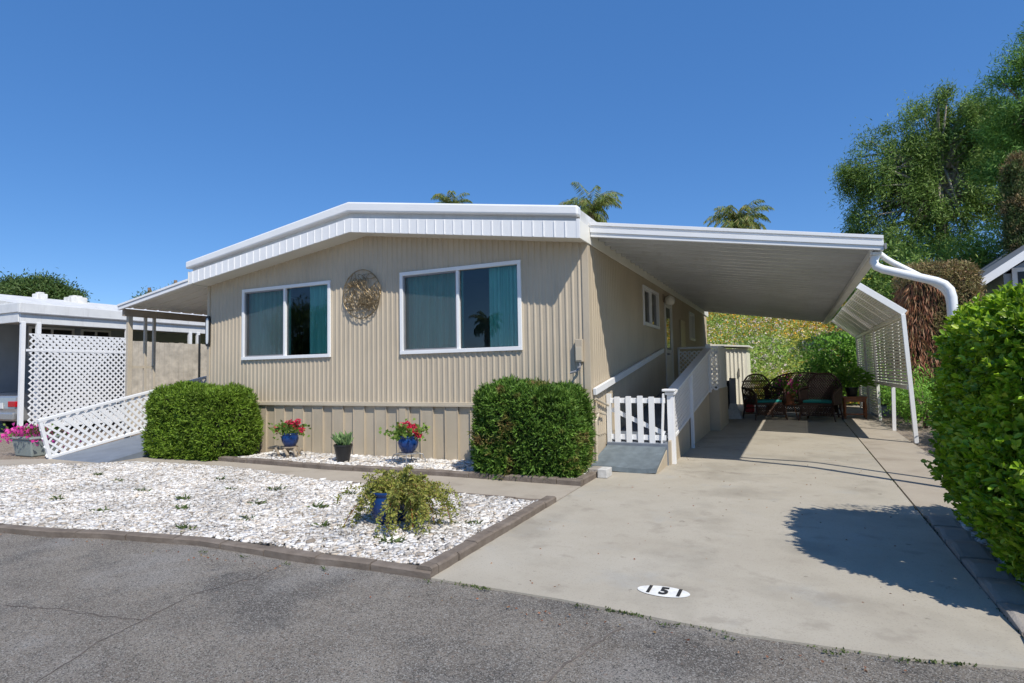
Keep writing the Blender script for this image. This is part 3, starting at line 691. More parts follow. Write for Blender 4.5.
MB().box(XK + .0, XK + .05, YS, YE, .90, .97).build('bottom_rail', 'offwhite', sc_, bevel=.004)
for i, (y, xt, xb, zt_, w2) in enumerate(((YS, XK, 4.11, ZK, .075), (5.6, XK + .05, 4.05, .93, .05), (7.62, XK, 4.06, ZK, .11), (9.5, XK, 4.05, ZK, .09), (11.35, XK, 4.05, ZK, .09))):
    MB().bar((xt, y, zt_), (xb, y, G(y)), w2, .06, up=(1, 0, 0)).build('post', 'white' if i < 2 else 'offwhite', sc_, bevel=.004)

# ------------------------------------------------------------------ entry ramp at the side
def lattice(mb, w, h, sp, sw, th, mp):
    """diagonal strips clipped to the w x h rectangle; mp maps (u,v,d) to 3D"""
    for sgn, d0 in ((1, 0), (-1, th)):
        c = -h if sgn > 0 else 0; end = w if sgn > 0 else w + h
        c += sp * .3
        while c < end:
            # line u = c + sgn*v
            v0, v1 = 0, h
            if sgn > 0: v0 = max(0, -c); v1 = min(h, w - c)
            else: v0 = max(0, c - w); v1 = min(h, c)
            if v1 - v0 > .01:
                hw = sw * .7071
                p = [(c + sgn * v0 - hw, v0), (c + sgn * v0 + hw, v0), (c + sgn * v1 + hw, v1), (c + sgn * v1 - hw, v1)]
                p = [(min(w, max(0, u)), v) for u, v in p]
                A = [mp(u, v, d0) for u, v in p]; B = [mp(u, v, d0 + th) for u, v in p]
                mb.add(A + B, [(0, 1, 2, 3), (7, 6, 5, 4), (0, 4, 5, 1), (1, 5, 6, 2), (2, 6, 7, 3), (3, 7, 4, 0)])
            c += sp
    return mb
rp = thing('entry_ramp', (.45, 3, 0), 'beige sided entry ramp with white lattice railing rising to the side door', 'ramp')
RX = .88
def zr(y): return .30 + .1475 * (y - .7) if y < 4.75 else .30 + .1475 * 4.05
# deck
mb = MB(); mb.prism([(.02, .62, .0), (.02, .62, zr(.62)), (.02, 4.75, zr(4.75)), (.02, 6.5, zr(4.75)), (.02, 6.5, .0)], (RX - .05, 0, 0)); mb.box(RX - .03, 1.06, 4.87, 6.5, zr(5) - .05, zr(5) - .001)
mb.build('deck', 'slate', rp)
mb = MB(); mb.prism([(RX - .03, .66, .0), (RX - .03, .66, zr(.66) + .03), (RX - .03, 4.85, zr(4.75) + .0), (RX - .03, 4.85, .0)], (.03, 0, 0)); mb.box(RX, 1.07, 4.86, 4.89, .02, zr(5)).box(1.04, 1.07, 4.89, 6.5, .02, zr(5))
mb.build('side_panel', 'skirt', rp)
# railing: top from z .97 at y .85 to 1.66 at 4.7
def ztr(y): return .97 + (1.665 - .97) / (4.75 - .85) * (y - .85)
def zlo_(y): return .36 + (.86 - .36) / (4.75 - .85) * (y - .85)
L1 = 4.75 - .85
lat = MB(); lattice(lat, L1, .58, .105, .034, .006, lambda u, v, d: (RX + .004 + d, .85 + u, zlo_(.85 + u) + v * (ztr(.85 + u) - zlo_(.85 + u)) / .58))
lat.build('lattice_panel', 'white', rp)
lat = MB(); lattice(lat, .19, .84, .105, .034, .006, lambda u, v, d: (RX + u, 4.84 - d, .87 + v)); lattice(lat, 1.6, .84, .105, .034, .006, lambda u, v, d: (1.05 + d, 4.88 + u, .87 + v)); lattice(lat, .98, .84, .105, .034, .006, lambda u, v, d: (.04 + u, 6.49 - d, .87 + v))
lat.build('lattice_panel', 'white', rp)
mb = MB(); mb.bar((RX, .72, ztr(.72) + .01), (RX, 4.8, ztr(4.8) + .01), .14, .035); mb.build('top_rail', 'white', rp, bevel=.005)
mb = MB(); mb.bar((RX + .006, .8, zlo_(.8)), (RX + .006, 4.8, zlo_(4.8)), .035, .04); mb.build('bottom_rail', 'white', rp)
MB().box(RX - .03, 1.08, 4.84, 4.9, 1.70, 1.74).box(1.03, 1.08, 4.9, 6.5, 1.70, 1.74).box(.03, 1.03, 6.46, 6.52, 1.76, 1.80).box(.02, .06, 6.46, 6.52, .9, 1.8).build('landing_rail', 'white', rp)
for (x0, x1, y0, y1, z0, z1) in ((RX - .045, RX + .045, .74, .83, G(.7), .99), (RX + .012, RX + .06, 2.32, 2.40, G(2.3), 1.26), (RX - .03, RX + .05, 4.75, 4.86, .83, 1.78)):
    MB().box(x0, x1, y0, y1, z0, z1).build('post', 'white', rp, bevel=.004)
MB().box(RX - .10, RX + .07, .68, .86, .985, 1.02).build('post_cap', 'white', rp, bevel=.01)
# gate
gt = thing('picket_gate', (.44, .7, .27), 'low white picket gate at the bottom of the entry ramp', 'gate')
for i, px in enumerate((.165, .325, .485, .64)):
    sx = .038; zt2 = .925 + .006 * ((i * 7) % 3 - 1)
    mb = MB(); mb.prism([(px - sx, .66, .25), (px + sx, .66, .25), (px + sx, .66, zt2 - .008), (px + sx - .006, .66, zt2), (px - sx + .006, .66, zt2), (px - sx, .66, zt2 - .008)], (0, .018, 0)); mb.build('picket', 'white', gt)
MB().box(.02, .82, .68, .70, .83, .90).box(.02, .82, .68, .70, .33, .40).build('rail', 'white', gt, bevel=.002)
MB().bar((.08, .71, .74), (.80, .71, .42), .018, .06, up=(0, 0, 1)).build('brace', 'white', gt)
MB().box(.015, .075, .655, .72, .1, .96).build('gate_post', 'white_old', gt, bevel=.003)
MB().bar((.80, .7, .96), (.76, .7, .25), .02, .09, up=(0, 1, 0)).build('gate_post', 'white', gt, bevel=.003)
hr = MB().bar((.05, .02, 1.01), (.05, 4.62, 1.68), .045, .09); hr = hr.build('handrail', 'white', bevel=.006); tag(hr, 'long white sloping handrail fixed to the side wall above the ramp', 'handrail')
# mat
mt = thing('ramp_mat', (.42, .3, 0), 'blue grey rubber mat over the sloping foot of the entry ramp', 'mat')
V = []; F = []; nx, ny = 14, 12
for j in range(ny + 1):
    t = j / ny; y = -.03 + .72 * t; xl = -.03 + .06 * t; xr = .83 - .0 * t
    for i in range(nx + 1):
        s_ = i / nx; x = xl + (xr - xl) * s_; z = .070 + (.275 - .07) * t + .008 * math.sin(s_ * 6) * (1 - t) - (.012 * (1 - t) * math.sin(s_ * PI)); V.append((x, y, z))
n1 = len(V); V += [(v[0], v[1] - (.012 if k < nx + 1 else 0), v[2] - (.04 if k > nx else .055)) for k, v in enumerate(V)]
for j in range(ny):
    for i in range(nx):
        a = j * (nx + 1) + i; F += [(a, a + 1, a + nx + 2, a + nx + 1)]
for i in range(nx): F.append((n1 + i, n1 + i + 1, i + 1, i))
for j in range(ny):
    a = j * (nx + 1) + nx; F.append((a, n1 + a, n1 + a + nx + 1, a + nx + 1)); a = j * (nx + 1); F.append((n1 + a, a, a + nx + 1, n1 + a + nx + 1))
mk('rubber_top', V, F, 'rubber', mt)
mb = MB(); mb.prism([(.84, .0, -.01), (.84, .01, .035), (.84, .66, .225), (.84, .66, .0)], (-.8, 0, 0)); mb.build('wedge', 'skirt', mt)

# ------------------------------------------------------------------ house number on the driveway
num = thing('number_marking', (1.645, -3.775, G(-3.775)), 'white painted oval with black numerals 151 on the driveway', 'painted number')
pts = [(1.64 + .155 * math.cos(t), -3.775 + .082 * math.sin(t)) for t in np.linspace(0, 2 * PI, 33)[:-1]]
mk('oval', [(x, y, G(y) + .004) for x, y in pts], [tuple(range(32))], 'padwhite', num)
for i, chx in enumerate('151'):
    cu = bpy.data.curves.new('digit', 'FONT'); cu.body = chx; cu.size = .16; cu.align_x = 'CENTER'; cu.align_y = 'CENTER'; cu.offset = .006
    to = bpy.data.objects.new('tmp', cu); COL.objects.link(to); bpy.context.view_layer.update()
    me = bpy.data.meshes.new_from_object(to.evaluated_get(bpy.context.evaluated_depsgraph_get())); bpy.data.objects.remove(to)
    for v in me.vertices:
        xx = 1.645 + (i - 1) * .088 + v.co.x * .72; yy = -3.777 + v.co.y * .95; v.co = Vector((xx, yy, G(yy) + .008)) - num.location
    me.materials.clear(); me.materials.append(M['digit']); o = bpy.data.objects.new('digit', me); COL.objects.link(o); o.parent = num

# ------------------------------------------------------------------ hedges and shrubs
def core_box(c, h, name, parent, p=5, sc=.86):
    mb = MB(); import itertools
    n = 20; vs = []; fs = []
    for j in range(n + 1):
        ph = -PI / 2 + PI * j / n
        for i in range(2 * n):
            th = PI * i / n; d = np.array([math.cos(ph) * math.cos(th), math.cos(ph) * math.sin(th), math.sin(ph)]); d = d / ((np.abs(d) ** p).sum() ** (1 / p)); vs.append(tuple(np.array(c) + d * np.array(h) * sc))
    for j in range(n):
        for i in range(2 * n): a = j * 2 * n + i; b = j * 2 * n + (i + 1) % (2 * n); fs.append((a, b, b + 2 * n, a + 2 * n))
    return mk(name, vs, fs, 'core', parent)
def juniper(c, h, n, label, name, mat, cat, p=5, lump=.035, depth=.05, L=.06, Wd=.016, lean=.6):
    root = thing(name, (c[0], c[1], G(c[1])), label, cat)
    core_box(c, h, 'branches', root, p, .88)
    P, nr = rboxshell(n // 6, c, h, p, depth, lump, lf=5)
    cl = np.sin(P[:, 0] * 31 + np.sin(P[:, 2] * 23) * 2) * np.sin(P[:, 2] * 29 + np.sin(P[:, 1] * 19 + P[:, 0] * 11) * 2) * np.sin(P[:, 1] * 27 + 1)
    P = P + nr * (cl * .035)[:, None]; keepm = cl > -.62 + RNG.uniform(0, .25, len(P)); P, nr = P[keepm], nr[keepm]
    parts = []
    sd = unit(nr * .8 + np.array([0, 0, lean]) + RNG.normal(0, .45, P.shape))
    for k in range(6):
        off = RNG.uniform(0, .07, (len(P), 1)); D = unit(sd + RNG.normal(0, .5, P.shape)); parts.append(leaf_quads(P + sd * off, D, L * RNG.uniform(.6, 1.3, len(P)), Wd, ref=nr * .7 + np.array([0, 0, .6])))
    tp = nr[:, 2] > .3; T = P[tp]
    if len(T):
        for k in range(3):
            D = unit(np.array([0, 0, 1.]) + RNG.normal(0, .55, T.shape)); parts.append(leaf_quads(T + nr[tp] * .01, D, .085 * RNG.uniform(.5, 1.3, len(T)), .013))
    V, F = cat_mesh(parts); V[:, 2] = np.maximum(V[:, 2], G(c[1]) + .01)
    if name == 'clipped_hedge': V[:, 0] += (V[:, 0] - c[0]) * .08 * (1.08 - V[:, 2]) * -1
    mk('foliage', V, F, mat, root); return root
juniper((-6.53, -.68, .50), (.95, .43, .58), 78000, 'wide clipped bright green juniper hedge beside the far corner of the home', 'clipped_hedge', 'juniper', 'hedge', p=4.5, lump=.035)
juniper((-.615, -.53, .50), (.64, .42, .56), 66000, 'square clipped green shrub with brown patches beside the ramp mat', 'clipped_shrub', 'shrub2', 'shrub', p=5, lump=.03, depth=.06)

# tall leafy hedge on the right, leaf shoots
hb = thing('leafy_hedge', (4.6, -2.9, -.04), 'tall bright green leafy hedge bordering the near side of the driveway', 'hedge')
def shoots(c, h, n, per, L, Wd, p=4, depth=.12, lump=.10, slen=.14, lf=3.2, rng=RNG, lean=.55):
    P, nr = rboxshell(n, c, h, p, depth, lump, rng, lf=lf)
    sd = unit(nr * .9 + np.array([0, 0, lean]) + rng.normal(0, .4, P.shape)); parts = []; ln = slen * rng.uniform(.5, 1.3, n)
    for k in range(per):
        t = (k + .5) / per; ang = rng.uniform(0, 2 * PI, n); q = rand_unit(n, rng); side = unit(np.cross(sd, q))
        D = unit(side * (1.1 - .6 * t) + sd * (.5 + .6 * t)); parts.append(leaf_fold(P + sd * (ln * t)[:, None], D, L * rng.uniform(.6, 1.25, n) * (1 - .25 * t), Wd * rng.uniform(.7, 1.2, n), rng, nref=nr * .8 + np.array([0, 0, .9])))
    return cat_mesh(parts)
core_box((4.78, -2.82, .74), (1.22, .76, .88), 'branches', hb, 5, .84)
core_box((6.4, 1.1, .80), (1.15, 2.9, .80), 'branches', hb, 4, .82)
v1 = shoots((4.60, -2.82, .74), (1.24, .78, .90), 10500, 10, .058, .030, p=5, lump=.035, depth=.08, slen=.10)
v2 = shoots((6.35, 1.1, .85), (1.2, 3.2, .85), 6500, 8, .062, .032, p=4)
v3 = shoots((3.98, -1.75, .32), (.42, .55, .36), 1100, 9, .06, .028, p=3, lump=.05)
v4 = shoots((4.66, -2.82, .80), (1.22, .78, .84), 1100, 12, .056, .026, p=5, lump=.03, depth=.03, slen=.17, lean=.9)
V, F = cat_mesh([v1, v2, v3, v4]); V[:, 0] += np.clip(.55 - V[:, 2], 0, .6) * .50 * (V[:, 0] < 4.6); mk('foliage', V, F, 'box', hb)
fl = RNG.normal(0, 1, (90, 3)) * np.array([.07, .05, .035]) + np.array([4.02, -1.95, 1.72]); V, F = leaf_quads(fl, rand_unit(90), .03, .02); mk('blossom', V, F, 'purple', hb)

# ------------------------------------------------------------------ pots
def pot_prof(r, h): return [(r * .55, 0), (r * .62, h * .03), (r * .92, h * .35), (r, h * .6), (r * .93, h * .82), (r * .86, h * .88), (r * .98, h * .93), (r * .98, h), (r * .86, h), (r * .8, h * .85), (0.01, h * .85)]
def geranium(c, r, h, label, seed, leg):
    rg = np.random.default_rng(seed); t = thing('flower_pot', c, label, 'potted plant', 'blue pots of red geraniums')
    MB().lathe(pot_prof(r, h), c, 28).build('pot', 'glaze', t, smooth=True)
    MB().lathe([(r * .8, h * .84), (r * .8, h * .87), (.01, h * .88)], c, 16).build('soil', 'soil', t)
    n = 230; q = rg.normal(0, 1, (n, 3)) * np.array([r * .85, r * .7, .05]); P = np.array(c) + q + np.array([0, 0, h + .05]); D = unit(q * np.array([1, 1, .3]) + np.array([0, 0, .05]) + rg.normal(0, .05, (n, 3)))
    V, F = leaf_quads(P, D, .055, .06, rg); mk('leaves', V, F, 'geran', t)
    st = MB()
    for (dx, dy, dz) in leg:
        p = (c[0] + dx, c[1] + dy, c[2] + h + dz); st.tube([(c[0] + dx * .3, c[1] + dy * .3, c[2] + h * .85), (c[0] + dx * .8, c[1] + dy * .8, c[2] + h + dz * .5), p], .004, 5)
    st.build('stems', 'weed', t)
    for (dx, dy, dz) in leg:
        n = 60; d = rand_unit(n, rg); P = np.array([c[0] + dx, c[1] + dy, c[2] + h + dz]) + d * rg.uniform(.015, .045, (n, 1)); V, F = leaf_quads(P, d + rg.normal(0, .5, (n, 3)), .028, .026, rg); mk('flower_head', V, F, 'red', t)
    return t
geranium((-4.75, -.5, .19), .13, .21, 'blue glazed pot of small red geraniums on a driftwood stand', 5, [(-.27, -.02, .05), (-.2, .02, .10), (-.07, 0, .13), (.02, -.02, .16), (.05, .04, .13), (.16, 0, .18), (.25, -.02, .06), (.1, 0, .1)])
geranium((-2.52, -.5, .19), .145, .23, 'blue glazed pot of red geraniums on a curved wire stand', 6, [(-.09, -.03, .13), (-.03, .02, .15), (.04, -.02, .10), (.08, 0, .12), (.15, -.02, .06), (.17, 0, .02), (-.12, 0, .09)])
dw = thing('driftwood_stand', (-4.9, -.5, 0), 'low weathered driftwood stand under a blue pot of geraniums', 'plant stand')
MB().tube([(-5.3, -.42, .14), (-5.05, -.5, .165), (-4.75, -.52, .16), (-4.6, -.5, .15)], [.02, .03, .035, .025], 8).build('board', 'driftwood', dw)
mb = MB()
for (x, y, tx) in ((-5.0, -.55, .08), (-4.85, -.4, -.05), (-4.62, -.55, .06), (-4.6, -.42, -.04), (-4.75, -.62, .1)): mb.tube([(x, y, .15), (x + tx, y - .02, .08), (x + tx * .3, y + .02, -.01)], [.028, .02, .03], 7)
mb.build('root_leg', 'driftwood', dw)
MB().lathe([(.0, 0), (.12, .0), (.12, .015), (0, .015)], (-4.75, -.5, .176), 16).build('top', 'driftwood', dw)
ws = thing('wire_stand', (-2.52, -.5, 0), 'grey curved wire plant stand under a blue pot of geraniums', 'plant stand')
MB().tube([(-2.52 + .14 * math.cos(t), -.5 + .14 * math.sin(t), .18) for t in np.linspace(0, 2 * PI, 25)], .007, 6).build('ring', 'greymetal', ws)
MB().box(-2.64, -2.40, -.51, -.49, .172, .186).box(-2.53, -2.51, -.62, -.38, .172, .185).build('crossbar', 'greymetal', ws)
for a in (.5, 2.0, 3.6, 5.2):
    cx, sy = math.cos(a), math.sin(a); MB().tube([(-2.52 + .13 * cx, -.5 + .13 * sy, .18), (-2.52 + .2 * cx, -.5 + .2 * sy, .16), (-2.52 + .24 * cx, -.5 + .24 * sy, .08), (-2.52 + .22 * cx, -.5 + .22 * sy, -.01)], .007, 6).build('leg', 'greymetal', ws)
# black pot with strap leaves
bp = thing('succulent_pot', (-3.6, -.6, 0), 'tapered black plastic pot of pale green strap leaves on the white chips', 'potted plant')
MB().lathe([(.085, 0), (.13, .25), (.138, .25), (.138, .275), (.125, .275), (.12, .24), (.01, .24)], (-3.6, -.6, -.0), 24).build('pot', 'blackpl', bp, smooth=False)
P = []; D = []; Ls = []
rg = np.random.default_rng(4); parts = []
for (ox, oy) in ((-.07, 0), (.05, .03), (.0, -.05), (.09, -.02)):
    n = 16; a = rg.uniform(0, 2 * PI, n); tl = rg.uniform(.15, 1.0, n); D = unit(np.stack([np.cos(a) * tl, np.sin(a) * tl, np.ones(n)], 1)); C = np.tile([-3.6 + ox, -.6 + oy, .24], (n, 1)) + D * .01; parts.append(leaf_fold(C, D, rg.uniform(.13, .25, n), .04, rg))
V, F = cat_mesh(parts); mk('leaves', V, F, 'succ', bp)
# big trailing plant in blue pot
gp = thing('trailing_plant_pot', (-.83, -3.0, G(-3)), 'cobalt blue pot overflowing with olive trailing foliage on the white gravel', 'potted plant')
MB().lathe(pot_prof(.17, .30), (-.88, -3.10, G(-3) + .0), 32).build('pot', 'glaze', gp, smooth=True)
mb = MB(); parts = []; rg = np.random.default_rng(21)
for k in range(170):
    a = rg.uniform(-1.4, 4.0) if k % 4 else rg.uniform(-1.2, -.3); reach = rg.uniform(.14, .56); rise = rg.uniform(.02, .13) * (1.3 - reach); drop = rg.uniform(.0, 1) * (.42 if reach > .2 else .1)
    if k < 5: reach = rg.uniform(.12, .28); rise = rg.uniform(.10, .2); drop = 0
    b0 = np.array([-.77, -3.1, G(-3) + .28]); hx = np.array([math.cos(a), math.sin(a), 0]); m = 16; pts = []
    for i in range(m):
        t = i / (m - 1); p = b0 + hx * reach * (1 - (1 - t) ** 1.6) + np.array([0, 0, rise * math.sin(min(1, t * 1.6) * PI / 2) * 1.2 - drop * t ** 2.4]); p[2] = max(p[2], G(-3) + .02); pts.append(p)
    if k % 5 == 0: mb.tube([tuple(p) for p in pts[::3]], .0035, 4)
    pts = np.array(pts)[2:]; dd = np.gradient(pts, axis=0)
    for rep in range(7):
        C = pts + rg.normal(0, .009, pts.shape); D = unit(unit(dd) * .7 + rand_unit(len(pts), rg)); parts.append(leaf_quads(C, D, rg.uniform(.02, .04, len(pts)), .014, rg))
mb.build('stems', 'redwood', gp); V, F = cat_mesh(parts); mk('foliage', V, F, 'fern', gp)
# rectangular planter with petunias
pt = thing('flower_planter', (-9.85, -1.5, -.03), 'grey green plastic planter of magenta petunias beside the lattice railing', 'potted plant')
mb = MB(); zb_ = -.03
def frust(mb, cx, cy, w0, d0, w1, d1, z0, z1): mb.add([(cx + sx * w / 2, cy + sy * d / 2, z) for (w, d, z) in ((w0, d0, z0), (w1, d1, z1)) for (sx, sy) in ((-1, -1), (1, -1), (1, 1), (-1, 1))], [(3, 2, 1, 0), (4, 5, 6, 7), (0, 1, 5, 4), (1, 2, 6, 5), (2, 3, 7, 6), (3, 0, 4, 7)])
frust(mb, -9.8, -1.5, .52, .36, .62, .44, zb_, .26); frust(mb, -9.8, -1.5, .66, .48, .67, .49, .262, .31); mb.build('pot', 'greyplastic', pt, bevel=.02)
n = 420; q = RNG.normal(0, 1, (n, 3)) * np.array([.24, .15, .05]); P = np.array([-9.85, -1.52, .36]) + q; V, F = leaf_quads(P, unit(q + np.array([0, 0, .2])), .06, .04); mk('leaves', V, F, 'geran', pt)
n = 300; q = RNG.normal(0, 1, (n, 3)) * np.array([.30, .16, .045]); P = np.array([-9.88, -1.56, .44]) + q - np.array([0, 0, 1]) * (np.abs(q[:, :1]) * .35); V, F = leaf_quads(P, unit(q * .5 + np.array([.2, -.6, .6]) + RNG.normal(0, .4, (n, 3))), .06, .065); mk('blossoms', V, F, 'pink', pt)

# weeds
weeds = [(-4.2, -2.2), (-3.0, -2.4), (-2.2, -3.5), (-1.15, -2.5), (-.5, -3.6), (-3.6, -3.1), (-5.0, -3.6), (-2.0, -2.3), (-2.6, -3.0), (-3.2, -3.4), (-1.9, -2.9), (-3.5, -2.6), (-2.5, -3.9), (-1.35, -3.4), (-4.5, -3.0), (-1.6, -2.35), (-5.4, -2.7), (-6.2, -2.5), (-3.9, -3.8), (-.15, -2.9)]
wl = ['between two rows of chips near the driveway', 'low in the widest part of the gravel']
for i, (x, y) in enumerate(weeds):
    n = random.randint(16, 34); a = RNG.uniform(0, 2 * PI, n); D = np.stack([np.cos(a), np.sin(a), RNG.uniform(.15, .9, n)], 1); C = np.tile([x, y, G(y) + .02], (n, 1)) + RNG.normal(0, .03, (n, 3)) * np.array([1.6, .7, .1])
    V, F = leaf_quads(C, D, RNG.uniform(.04, .09, n), .016); tag(mk('weed', V, F, 'weed'), 'small green weed sprouting in the white gravel bed', 'weed', 'weeds sprouting in the white gravel')
ed = [(-1.75, -4.27), (-1.35, -4.24), (-.9, -4.25), (.22, -4.16), (1.25, -4.17), (1.75, -4.22), (2.05, -4.25), (2.5, -4.24), (2.75, -4.2), (.6, -4.14), (-.6, -4.22)]
for i, (x, y) in enumerate(ed):
    n = random.randint(10, 20); a = RNG.uniform(0, 2 * PI, n); D = np.stack([np.cos(a), np.sin(a), RNG.uniform(.2, 1.2, n)], 1); C = np.tile([x, y, G(y) + .0], (n, 1)) + RNG.normal(0, .03, (n, 3)) * np.array([1., .3, .05])
    V, F = leaf_quads(C, D, RNG.uniform(.012, .028, n), .008); tag(mk('weed', V, F, 'weed'), 'tiny green weed tuft in the joint along the road edge', 'weed', 'weed tufts along the road edge')
# moss line at the drive's front lip and in the joint
n = 900; x = RNG.uniform(.25, 3.3, n); y = np.interp(x, [.2, 1.1, 2.1, 2.8, 3.33], [-4.09, -4.10, -4.18, -4.15, -4.05]) - .012 + RNG.normal(0, .008, n); keep = np.sin(x * 5) + np.sin(x * 13 + 1) + RNG.uniform(-1, 1, n) > .9; x, y = x[keep], y[keep]; n = len(x)
V1, F1 = leaf_quads(np.stack([x, y, SL * y - .006], 1), rand_unit(n) + np.array([0, 0, .6]), .016, .01)
n = 700; y = RNG.uniform(-3.9, 9, n); keep = np.sin(y * 3) + RNG.uniform(-1, 1, n) > .5; y = y[keep]; n = len(y)
V2, F2 = leaf_quads(np.stack([np.full(n, 3.347) + RNG.normal(0, .006, n), y, SL * y - .01], 1), rand_unit(n) + np.array([0, 0, .8]), .025, .01)
V, F = cat_mesh([(V1, F1), (V2, F2)]); tag(mk('moss', V, F, 'weed'), 'moss and tiny grass in the driveway joints', 'moss', kind='stuff')
n = 2600; q = np.stack([RNG.uniform(-9, .1, n), RNG.uniform(-5, -1.4, n)], 1); q = q[inside(q, bed1)]; q = q[np.sin(q[:, 0] * 2.2 + 1) * np.sin(q[:, 1] * 3.7) + RNG.uniform(-1, 1, len(q)) > .25]; n = len(q)
V, F = leaf_quads(np.stack([q[:, 0], q[:, 1], SL * q[:, 1] + .035], 1), rand_unit(n) * np.array([1, 1, .25]), .022 * RNG.uniform(.4, 1.6, n), .012); tag(mk('gravel_litter', V, F, 'litter'), 'dry leaf bits and tiny weeds among the white chips', 'leaf litter', kind='stuff')
# fallen dry leaves
n = 240; x = np.concatenate([RNG.uniform(-5, 3, n // 2), RNG.uniform(.3, 3.2, n // 2)]); y = np.concatenate([-4.28 - np.abs(RNG.normal(0, .08, n // 2)) - .05 * np.maximum(0, -x[:n // 2] - 1), RNG.uniform(-4, 3, n // 2)])
V, F = leaf_quads(np.stack([x, y, SL * y + .002], 1), rand_unit(n) * np.array([1, 1, .15]), .018, .012); tag(mk('fallen_leaves', V, F, 'browntwig'), 'scattered brown leaf litter on the driveway and road edge', 'leaf litter', kind='stuff')

# ------------------------------------------------------------------ awning on the far side of the home
aw = thing('side_awning', (-8.4, 3, 2.6), 'white fronted patio awning with tan posts on the far side of the home', 'awning')
XA = -9.42
def za(x): return 2.74 + (3.08 - 2.74) * (x - XA) / (-7.33 - XA)
def sbox(mb, x0, x1, y0, y1, d0, d1):
    mb.add([(x0, y0, za(x0) + d0), (x1, y0, za(x1) + d0), (x1, y1, za(x1) + d0), (x0, y1, za(x0) + d0), (x0, y0, za(x0) + d1), (x1, y0, za(x1) + d1), (x1, y1, za(x1) + d1), (x0, y1, za(x0) + d1)], [(3, 2, 1, 0), (4, 5, 6, 7), (0, 1, 5, 4), (1, 2, 6, 5), (2, 3, 7, 6), (3, 0, 4, 7)]); return mb
mb = MB(); sbox(mb, XA, -7.34, -.36, -.31, -.11, -.045); sbox(mb, XA, -7.34, -.375, -.31, -.04, .0); mb.build('front_fascia', 'white', aw, bevel=.003)
mb = MB(); y = -.31
while y < 5.6:
    sbox(mb, XA, -7.34, y, y + .2, -.05, -.03); sbox(mb, XA, -7.34, y + .2, y + .26, -.035, -.015); y += .26
mb.build('roof_pans', 'soffit', aw)
MB().box(XA + .05, XA + .12, -.30, 5.6, 2.52, 2.66).build('outer_beam', 'brownbeam', aw)
for y in (-.22, .12, .30, 2.6, 5.2): MB().box(XA + .05, XA + .115 if y < 0 else XA + .10, y, y + (.09 if y < 0 else .05), G(y), 2.53).build('post', 'tanpost', aw, bevel=.003)
MB().box(XA + .055, XA + .09, -.12, .34, 1.50, 1.55).build('cross_rail', 'tanpost', aw)
MB().box(-9.2, -7.45, 1.2, 5.5, .15, .55).build('porch_floor', 'slate', aw)

# ramp on the far side with lattice rail
lr = thing('lattice_ramp', (-8.15, 0, 0), 'slate grey access ramp with a white lattice railing beside the juniper hedge', 'ramp')
RL = -8.87
def z2(y): return .0 + .165 * (y + 1.75)
mb = MB(); mb.prism([(RL + .04, -1.74, -.028), (RL + .04, -1.72, -.01), (RL + .04, 1.3, z2(1.3)), (RL + .04, 1.3, -.02)], (-7.42 - RL, 0, 0)); mb.build('deck', 'slate', lr)
def zt3(y): return .625 + (1.0 - .625) / 1.7 * (y + 1.92)
def zl3(y): return -.02 + (.30 - .0) / 1.55 * (y + 1.75)
lat = MB(); Lr = 3.2
lattice(lat, Lr, .62, .135, .042, .008, lambda u, v, d: (RL + d - .008, -1.80 + u - .14 * v / .62 * max(0, 1 - u * 3), zl3(-1.8 + u) + .03 + v * (zt3(-1.8 + u) - zl3(-1.8 + u) - .03) / .62))
lat.build('lattice_panel', 'white', lr)
MB().bar((RL, -1.93, zt3(-1.93)), (RL, 1.4, zt3(1.4)), .07, .05).build('top_rail', 'white', lr, bevel=.006)
MB().bar((RL, -1.76, zl3(-1.76) + .02), (RL, 1.4, zl3(1.4) + .02), .05, .04).build('bottom_rail', 'white', lr)
MB().bar((RL, -1.73, -.03), (RL, -1.9, zt3(-1.9)), .05, .06, up=(1, 0, 0)).build('post', 'white', lr, bevel=.004)
MB().box(RL - .025, RL + .025, 1.35, 1.42, .3, 1.5).build('post', 'white', lr)

# ------------------------------------------------------------------ neighbouring home on the far left
nb = thing('neighbour_home', (-17, 5, 0), 'low grey neighbouring mobile home with a stained white roof and carport', 'mobile home')
MB().box(-24, -17, .9, 13, 0, 3.0).build('wall', 'greywall', nb)
mb = MB(); mb.add([(-12.98, -.3, 3.0), (-18.2, -.3, 3.82), (-24, -.3, 3.1), (-24, 13, 3.1), (-18.2, 13, 3.82), (-12.98, 13, 3.0), (-12.98, -.3, 2.93), (-18.2, -.3, 3.2), (-24, -.3, 2.9), (-24, 13, 2.9), (-18.2, 13, 3.2), (-12.98, 13, 2.93)],
       [(0, 5, 4, 1), (1, 4, 3, 2), (6, 7, 10, 11), (7, 8, 9, 10), (0, 1, 7, 6), (1, 2, 8, 7), (5, 11, 10, 4), (4, 10, 9, 3), (0, 6, 11, 5), (2, 3, 9, 8)]); mb.build('roof', 'white_dirty', nb)
MB().box(-13.02, -12.96, -.34, 13, 2.80, 3.03).box(-13.06, -13.0, -.30, 13, 2.58, 2.80).box(-24, -13.02, -.34, -.29, 2.82, 3.03).box(-24, -13.06, -.31, -.26, 2.60, 2.82).build('fascia', 'white_old', nb, bevel=.01)
MB().box(-12.99, -12.94, -.34, 13, 2.79, 2.815).build('gutter_lip', 'greymetal', nb)
MB().box(-17, -13.05, -.25, 13, 2.86, 2.88).build('ceiling', 'soffit', nb)
for i, y in enumerate((-.28, .02, 2.0, 3.75, 4.0, 7, 10)): MB().box(-13.06, -12.98, y, y + .08, G(y), 2.6).build('post', 'white', nb)
